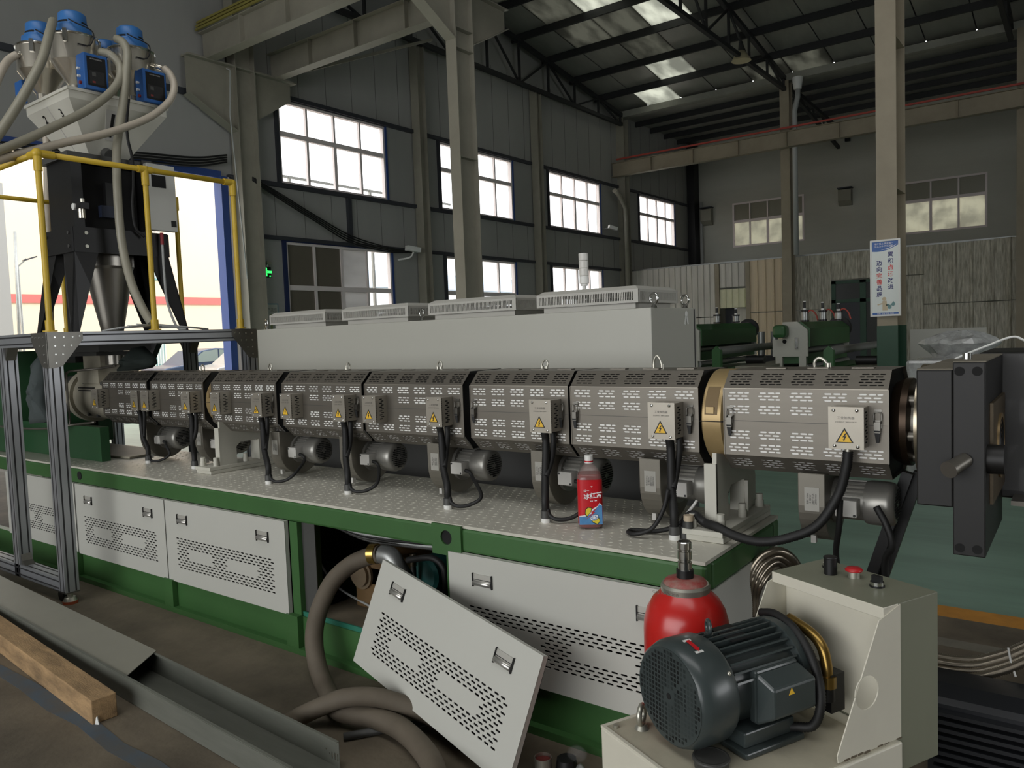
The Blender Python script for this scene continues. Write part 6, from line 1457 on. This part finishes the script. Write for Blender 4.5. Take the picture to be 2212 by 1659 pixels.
def sart(pts, m, d, nm): MB().prism([sp(u, v, d) for u, v in pts], (0, .0006, 0)).build(nm, m, SG)
sart([(.06, .02), (.94, .02), (.94, .075), (.8, .10), (.6, .132), (.4, .148), (.22, .15), (.06, .145)], m_sb, .001, 'top_band'); sart([(.35, .13), (.6, .112), (.8, .082), (.93, .055), (.8, .09), (.6, .122)], m_lwhite, .002, 'swoosh'); sart([(.06, .955), (.94, .955), (.94, .985), (.06, .985)], m_sb, .001, 'bottom_band')
for i, ch in enumerate('累积点滴改进'): text(ch, .068, sp(.68, .20+i*.085, .002), (1, 0, 0), (0, 0, 1), m_sr if i in (2, 3) else m_sn, SG, bold=.0016)
for i, ch in enumerate('迈向完善品质'): text(ch, .068, sp(.30, .305+i*.083, .002), (1, 0, 0), (0, 0, 1), m_sr if i in (2, 3) else m_sn, SG, bold=.0016)
text('客户至上 质量第一', .026, sp(.46, .05, .002), (1, 0, 0), (0, 0, 1), m_lwhite, SG); text('以人为本 开拓进取', .026, sp(.46, .083, .002), (1, 0, 0), (0, 0, 1), m_lwhite, SG); text('创新 卓越 和谐 高效', .022, sp(.5, .97, .002), (1, 0, 0), (0, 0, 1), m_lwhite, SG)
m_tan = mat('sign_tan', (206, 190, 160), .5); m_gl = mat('sign_leaf', (110, 150, 150), .5)
sart([(.46+.07*math.cos(i*PI/6), .775+.026*math.sin(i*PI/6)) for i in range(12)], m_tan, .001, 'figure_head'); sart([(.40, .80), (.54, .80), (.58, .93), (.40, .93)], m_tan, .001, 'figure_body'); sart([(.22, .845), (.40, .825), (.41, .84), (.24, .86)], m_tan, .001, 'figure_arm')
sart([(.64+.07*math.cos(i*PI/6), .885+.025*math.sin(i*PI/6)) for i in range(12)], m_gl, .001, 'plant_pot'); sart([(.66, .86), (.78, .81), (.84, .85), (.78, .875)], m_gl, .001, 'leaf'); sart([(.52, .85), (.62, .84), (.66, .865), (.54, .87)], m_gl, .001, 'leaf')
# ------------------------------------------------------------------ roller machines beyond the cabinet
m_pale = mat('machine_pale_grey', (190, 190, 180), .45, noise=.3, scale=3, dark=.85)
m_grn2 = mat('roller_green', (48, 92, 50), .42, noise=.4, scale=3, dark=.75)
def roller(lab, pxL, pxR, yN, yF, pTop, pBot, pxE):
    a, b = at(pxL, pTop, 'y', yN), at(pxR, pBot, 'y', yN); t = thing('roller_unit', lab, 'machine', ((a.x+b.x)/2, (yN+yF)/2, 0), group='green roller units')
    W_, H_ = b.x-a.x, a.z-b.z; zt = a.z
    MB().prism([(a.x, yN, b.z), (b.x, yN, b.z), (b.x, yN, zt-.12), (b.x-.14, yN, zt), (a.x+W_*.3, yN, zt), (a.x+W_*.3, yN, zt-H_*.48), (a.x, yN, zt-H_*.5)], (0, .05, 0)).build('end_plate', m_pale, t)
    MB().prism([(a.x, yF, b.z), (b.x, yF, b.z), (b.x, yF, zt-.12), (b.x-.14, yF, zt), (a.x+W_*.3, yF, zt)], (0, .05, 0)).build('end_plate', m_pale, t)
    mb = MB(); mb.prism([(a.x+W_*.35, yN+.05, zt-.36), (b.x+.02, yN+.05, zt-.36), (b.x+.02, yN+.05, zt-.10), (b.x-.10, yN+.05, zt-.005), (a.x+W_*.35, yN+.05, zt-.005)], (0, yF-yN-.05, 0)); mb.build('beam', m_grn2, t)
    MB().box((a.x+.1, yN+.06, zt-.60), (b.x-.02, yF-.01, zt-.46)).build('lower_beam', m_grn2, t)
    MB().cyl((b.x-.12, yN+.06, zt-.42), (b.x-.12, yF-.02, zt-.42), .06, n=20).build('roller', m_galv, t)
    MB().cyl((b.x-.05, yN+.06, zt-.66), (b.x-.05, yF+.1, zt-.66), .05, n=16).build('roller', m_galv, t)
    MB().cyl((b.x-.16, yF+.05, zt-.12), (b.x-.16, yF+.12, zt-.12), .19, n=24).build('hand_wheel', m_black, t)
    MB().box((a.x+W_*.12, yN-.22, zt-H_*.45), (a.x+W_*.50, yN-.001, zt-.04)).build('drive_box', m_grn2, t, bev=.05)
    MB().box((a.x+W_*.66, yN-.03, zt-H_*.78), (a.x+W_*.74, yN-.001, zt-H_*.46)).build('air_valve', m_chrome, t); MB().cyl((a.x+W_*.35, yN-.004, zt-H_*.56), (a.x+W_*.35, yN-.001, zt-H_*.56), .03, n=14).build('hole', m_void, t)
    for u in (.08, .75): MB().box((a.x+W_*u, yN, b.z-.16), (a.x+W_*(u+.2), yN+.06, b.z)).build('foot_block', m_pale, t)
    MB().box((a.x-.2, yN-.1, b.z-.34), (b.x+.4, yF+.1, b.z-.16)).build('bed', m_grn2, t)
    for xx in (a.x-.1, b.x+.2):
        for yy in (yN, yF): MB().box((xx-.06, yy-.06, 0), (xx+.06, yy+.06, b.z-.34)).build('leg', m_grn2, t)
    return t, a, b, zt
def cylinders(pts, y, zt):
    for px, pt, pb, lab in pts:
        q, r_ = at(px, pb, 'y', y), at(px, pt, 'y', y); h = r_.z-zt
        t = thing('air_cylinder', lab, 'air cylinder', (q.x, y, zt), group='upright air cylinders on the roller units')
        MB().cyl((q.x, y, zt), (q.x, y, zt+h*.08), .062, n=14).build('end_cap', m_black, t); MB().cyl((q.x, y, zt+h*.46), (q.x, y, zt+h*.56), .062, n=14).build('end_cap', m_black, t); MB().cyl((q.x, y, zt+h*.66), (q.x, y, zt+h*.95), .02, n=10).build('piston_rod', m_black, t)
        MB().cyl((q.x, y, zt+h*.08), (q.x, y, zt+h*.46), .052, n=16).build('barrel', m_galv, t); MB().cyl((q.x, y, zt+h*.56), (q.x, y, zt+h*.66), .024, n=10).build('rod_nut', m_white, t); MB().cyl((q.x, y, zt+h*.95), (q.x, y, zt+h), .022, n=10).build('rod_nut', m_white, t)
t1, a, b, zt = roller('green roller unit with pale end plate beside the sign column', 1668, 1745, 11.3, 13.6, 697, 770, 1862)
cylinders([(1738, 650, 693, 'first upright air cylinder from the left on the nearer green roller unit'), (1777, 652, 693, 'middle of the three upright air cylinders on the nearer green roller unit'), (1811, 655, 693, 'rightmost of the three air cylinders on the green roller unit by the sign')], 12.0, zt-.002)
for px, lab in ((1752, 'red air hoses beside the left air cylinder'), (1790, 'red air hose beside the middle air cylinder'), (1822, 'red air hose beside the right air cylinder')):
    q = at(px, 690, 'y', 12.0); o = MB().tube([(q.x-.12, 12.0, zt+.01), (q.x-.02, 12, zt+.16), (q.x+.06, 12, zt+.12), (q.x+.1, 12, zt+.01)], .012, 6).build('air_hose', m_redrail); o['label'] = lab; o['category'] = 'hose'
t2, a2, b2, zt2 = roller('green roller unit half hidden behind the right end of the cabinet', 1420, 1512, 11.8, 14.4, 703, 780, 1640)
cylinders([(1549, 664, 700, 'left air cylinder on the half hidden green roller unit'), (1590, 666, 700, 'right air cylinder on the half hidden green roller unit')], 12.6, zt2-.002)
# green guard rails with rollers in front of the units
for px0, px1, py0, lab in ((1783, 1892, 757, 'green stand with long roller below the right roller unit'), (1541, 1668, 757, 'green stand with long roller below the hidden roller unit')):
    t = thing('roller_stand', lab, 'stand', (at(px0+8, 790, 'y', 10.2).x, 10.2, 0), group='green roller stands'); q = at(px0+8, py0, 'y', 10.2)
    MB().prism([(q.x-.06, 10.16, 0), (q.x+.06, 10.16, 0), (q.x+.06, 10.16, q.z), (q.x, 10.16, q.z+.06), (q.x-.06, 10.16, q.z)], (0, .08, 0)).build('upright', m_grn2, t); MB().box((q.x-.06, 12.8, 0), (q.x+.06, 12.88, q.z+.03)).build('upright', m_grn2, t)
    MB().cyl((q.x, 10.2, q.z-.01), (q.x, 12.9, q.z-.01), .055, n=16).build('roller', m_galv, t); MB().box((q.x-.05, 10.2, q.z-.40), (q.x+.05, 12.8, q.z-.26)).build('rail', m_grn2, t); MB().box((q.x+.1, 10.6, q.z-.3), (q.x+.5, 12.6, q.z-.24)).build('tray', m_hoodw, t)
    MB().cyl((q.x+.16, 10.9, q.z-.16), (q.x+.42, 10.9, q.z-.16), .06, n=14).build('motor', m_black, t)
for px, lab in ((1640, 'pair of pale small valves between the two roller units'),):
    q = at(px+20, 742, 'y', 13.0); t = thing('valve_pair', lab, 'valve', q); MB().cyl(q+V(-.12, 0, -.2), q+V(-.12, 0, .2), .06, n=12).cyl(q+V(.1, 0, -.2), q+V(.1, 0, .2), .06, n=12).build('valves', m_galv, t); MB().box(q+V(-.2, -.1, -.3), q+V(.2, .1, -.2)).build('base', m_black, t); MB().box((q.x-.1, 12.9, 0), (q.x+.1, 13.1, q.z-.3)).build('stand', m_grn2, t)
# white board and wrapped part at the right
a, b = at(1966, 712, 'y', 14.), at(2131, 790, 'y', 14.)
o = MB().box((a.x, 14, 0), (b.x, 14.04, a.z)).build('white_board', m_cab); o['label'] = 'plain white board standing upright behind the wrapped part'; o['category'] = 'board'
q = at(2070, 748, 'y', 9.0); t = thing('wrapped_part', 'machine part wrapped in crumpled clear plastic in front of the white board', 'wrapped part', (q.x, 9, q.z-.3))
m_wrap = mat('grey_plastic_wrap', (176, 178, 176), .2, noise=.8, scale=9, dark=.5, spec=.8)
random.seed(11); mb = MB(); R = []
pr_ = [(.14, -.32), (.2, -.2), (.24, -.08), (.37, .02), (.33, .07), (.22, .12), (.1, .145), (.0, .15)]
for r_, z_ in pr_: R.append([mb._v((q.x+r_*math.cos(2*PI*i/22)*(1+.08*random.uniform(-1, 1)), 9+.5*r_*math.sin(2*PI*i/22), q.z+z_+.02*random.uniform(-1, 1))) for i in range(22)])
for c, d in zip(R, R[1:]):
    for i in range(22): j = (i+1) % 22; mb.face([c[i], c[j], d[j], d[i]])
mb.build('wrap', m_wrap, t); MB().box((q.x-.13, 8.9, 0), (q.x+.13, 9.1, q.z-.3)).build('stand', m_grn2, t)
a, b = at(1956, 785, 'y', 8.2), at(2050, 775, 'y', 8.2); o = MB().box((a.x, 8.2, 0), (b.x+.3, 8.9, a.z+.03)).build('covered_bench', m_wrap, bev=.03); o['label'] = 'low bench under grey plastic sheet left of the wrapped part'; o['category'] = 'bench'
o = MB().tube([at(2045, 785, 'y', 3.6), at(2080, 768, 'y', 3.6), at(2130, 748, 'y', 3.6), at(2185, 728, 'y', 3.6), at(2212, 735, 'y', 3.6), at(2260, 760, 'y', 3.6)], .005, 6).build('white_cable', m_white); o['label'] = 'thin pale cable arching over the black slide body at right'; o['category'] = 'cable'
# ------------------------------------------------------------------ outside the gate
m_yard = mat('pale_concrete_yard', (190, 186, 176), .7, noise=.4, scale=.5, dark=.85)
m_cream_w = mat('cream_render', (228, 212, 186), .7, noise=.4, scale=.4, dark=.92)
gd = MB().poly([(-90, -60, -.02), (XL-.05, -60, -.02), (XL-.05, 90, -.02), (-90, 90, -.02)]).build('floor_yard', m_yard, kind='structure', label='pale concrete yard outside the gate')
BX_ = -34
bl = thing('cream_building', 'cream rendered building with a red band seen through the gate', 'building', (BX_-4, 14, 0))
MB().box((BX_-8, -12, 0), (BX_, 26, 11)).build('wall', m_cream_w, bl)
z = at(400, 650, 'x', BX_).z; MB().box((BX_, -12, z-.17), (BX_+.06, 26, z+.17)).build('red_band', mat('faded_red_band', (206, 110, 104), .6), bl)
m_tealw = mat('teal_window_frame', (120, 170, 172), .4); m_wg = mat('pale_window_glass', (190, 206, 206), .15)
for (pa, pb) in (((312, 560), (346, 606)), ((318, 735), (357, 790)), ((-60, 560), (-20, 606))):
    a, b = at(*pa, 'x', BX_), at(*pb, 'x', BX_); w_ = MB().box((BX_, a.y, b.z), (BX_+.05, b.y, a.z)).build('window', m_tealw, bl)
    for k in range(2): MB().box((BX_+.05, a.y+(b.y-a.y)*(k*.5+.05), b.z+.08), (BX_+.06, a.y+(b.y-a.y)*(k*.5+.45), a.z-.08)).build('pane', m_wg, w_)
    if pa[1] > 700:
        for k in range(7): yy = a.y+(b.y-a.y)*k/6; MB().bar((BX_+.12, yy, b.z), (BX_+.12, yy, a.z), .03, .03).build('window_bar', m_white, w_)
a = at(8, 430, 'x', -26); b = at(20, 590, 'x', -26); o = MB().box((-26.5, a.y-2.2, 0), (-26, b.y, 6.6)).build('grey_pillar', mat('pale_grey_render', (168, 168, 166), .7)); o['label'] = 'grey wall pier at the far left outside the gate'; o['category'] = 'pier'
q = at(57, 562, 'x', -31); t = thing('street_lamp', 'small solar street lamp on the cream building', 'lamp', q); MB().bar(q+V(0, -.3, -.25), q+V(0, .0, .05), .05, .05).build('arm', m_galv, t); MB().bar(q+V(.0, -.1, -.02), q+V(.05, .32, .14), .22, .05).build('head', m_girt, t); MB().cyl((q.x, q.y-.3, -.02), (q.x, q.y-.3, q.z-.25), .05, n=8).build('pole', m_galv, t)
o = MB().tube([(-27, at(30, 640, 'x', -27).y, -.02), at(32, 500, 'x', -27)], .05, 8, straight=True).build('down_pipe', m_galv); o.location.z += 0; o['label'] = 'thin grey down pipe outside at the far left'; o['category'] = 'pipe'
def car(lab, px0, px1, x, m):
    a, b = at(px0, 790, 'x', x), at(px1, 790, 'x', x); L0, y0 = 4.4, a.y; t = thing('car', lab, 'car', (x, y0+2.2, 0), group='parked cars outside')
    z0, f = .0, lambda u, v: (x, y0+u, v)
    prof = [(.0, .30), (.05, .62), (.25, .80), (1.0, .90), (1.65, 1.38), (2.2, 1.46), (3.0, 1.42), (3.75, 1.0), (4.3, .92), (4.4, .6), (4.38, .30)]
    MB().prism([(x-.85, y0+u, v) for u, v in prof], (1.7, 0, 0)).build('body', m, t, bev=.05)
    gl = [(1.12, .95), (1.70, 1.34), (2.2, 1.40), (2.95, 1.36), (3.5, 1.0)]
    MB().prism([(x+.851, y0+u, v) for u, v in gl], (.01, 0, 0)).build('side_window', mat('car_glass', (150, 164, 160), .1), t)
    MB().box((x+.85, y0+2.28, .95), (x+.865, y0+2.34, 1.42)).build('pillar', m, t)
    for u in (.85, 3.5): MB().cyl((x+.66, y0+u, .32), (x+.88, y0+u, .32), .32, n=20).build('wheel', m_rubber, t); MB().cyl((x-.66, y0+u, .32), (x-.88, y0+u, .32), .32, n=20).build('wheel', m_rubber, t)
car('dark blue car parked outside the gate on the left', 318, 390, -27, mat('car_dark_blue', (70, 84, 108), .25, .3))
car('silver grey car parked outside the gate beside the jamb', 428, 500, -24, mat('car_silver', (176, 176, 176), .25, .5))
# things seen faintly through the windows
t = thing('canopy_rail', 'thin grey railing of an outside canopy seen through the first upper window', 'railing', (-19, 15, 0))
z = at(610, 380, 'x', -19).z
for dz in (0, -.26): MB().box((-19.03, 13.2, z+dz-.04), (-18.97, 22, z+dz+.03)).build('rail', m_galv, t)
for y in (14.8, 18, 21): MB().box((-19.04, y-.04, -.02), (-18.96, y+.04, z+.03)).build('post', m_galv, t)
# and through the lower ones
bl2 = thing('white_building', 'white low building outside the lower windows', 'building', (-44, 40, 0)); MB().box((-50, 28.5, 0), (-40, 60, 5.2)).build('wall', mat('white_render', (214, 218, 222), .7), bl2); MB().prism([(-50.5, 28.2, 5.2), (-39.5, 28.2, 5.2), (-45, 28.2, 7)], (0, 32, 0)).build('roof', mat('pale_blue_roof', (150, 168, 186), .6), bl2)
for k in range(5): yy = 30+k*4; w_ = MB().box((-39.98, yy, 1.2), (-39.94, yy+1.6, 3.2)).build('window', m_girt, bl2)
random.seed(2); tr = thing('tree', 'hazy green tree behind the white building', 'tree', (-55, 27, 0)); m_leaf = mat('hazy_leaves', (120, 140, 124), .8)
mb = MB()
for k in range(260):
    c = Vector((random.gauss(-55, 1.3), random.gauss(27, 2.4), random.gauss(8, 1.5))); d = Vector((random.uniform(-1, 1), random.uniform(-1, 1), random.uniform(-1, 1))).normalized(); x_, y_, z_ = frame(d)
    mb.poly([c+x_*.45, c+y_*.3, c-x_*.45, c-y_*.3])
mb.build('foliage', m_leaf, tr, kind='stuff'); MB().cyl((-55, 27, -.02), (-55, 27, 8), .3, .12, n=10).build('trunk', m_box, tr)
bpy.context.view_layer.update()
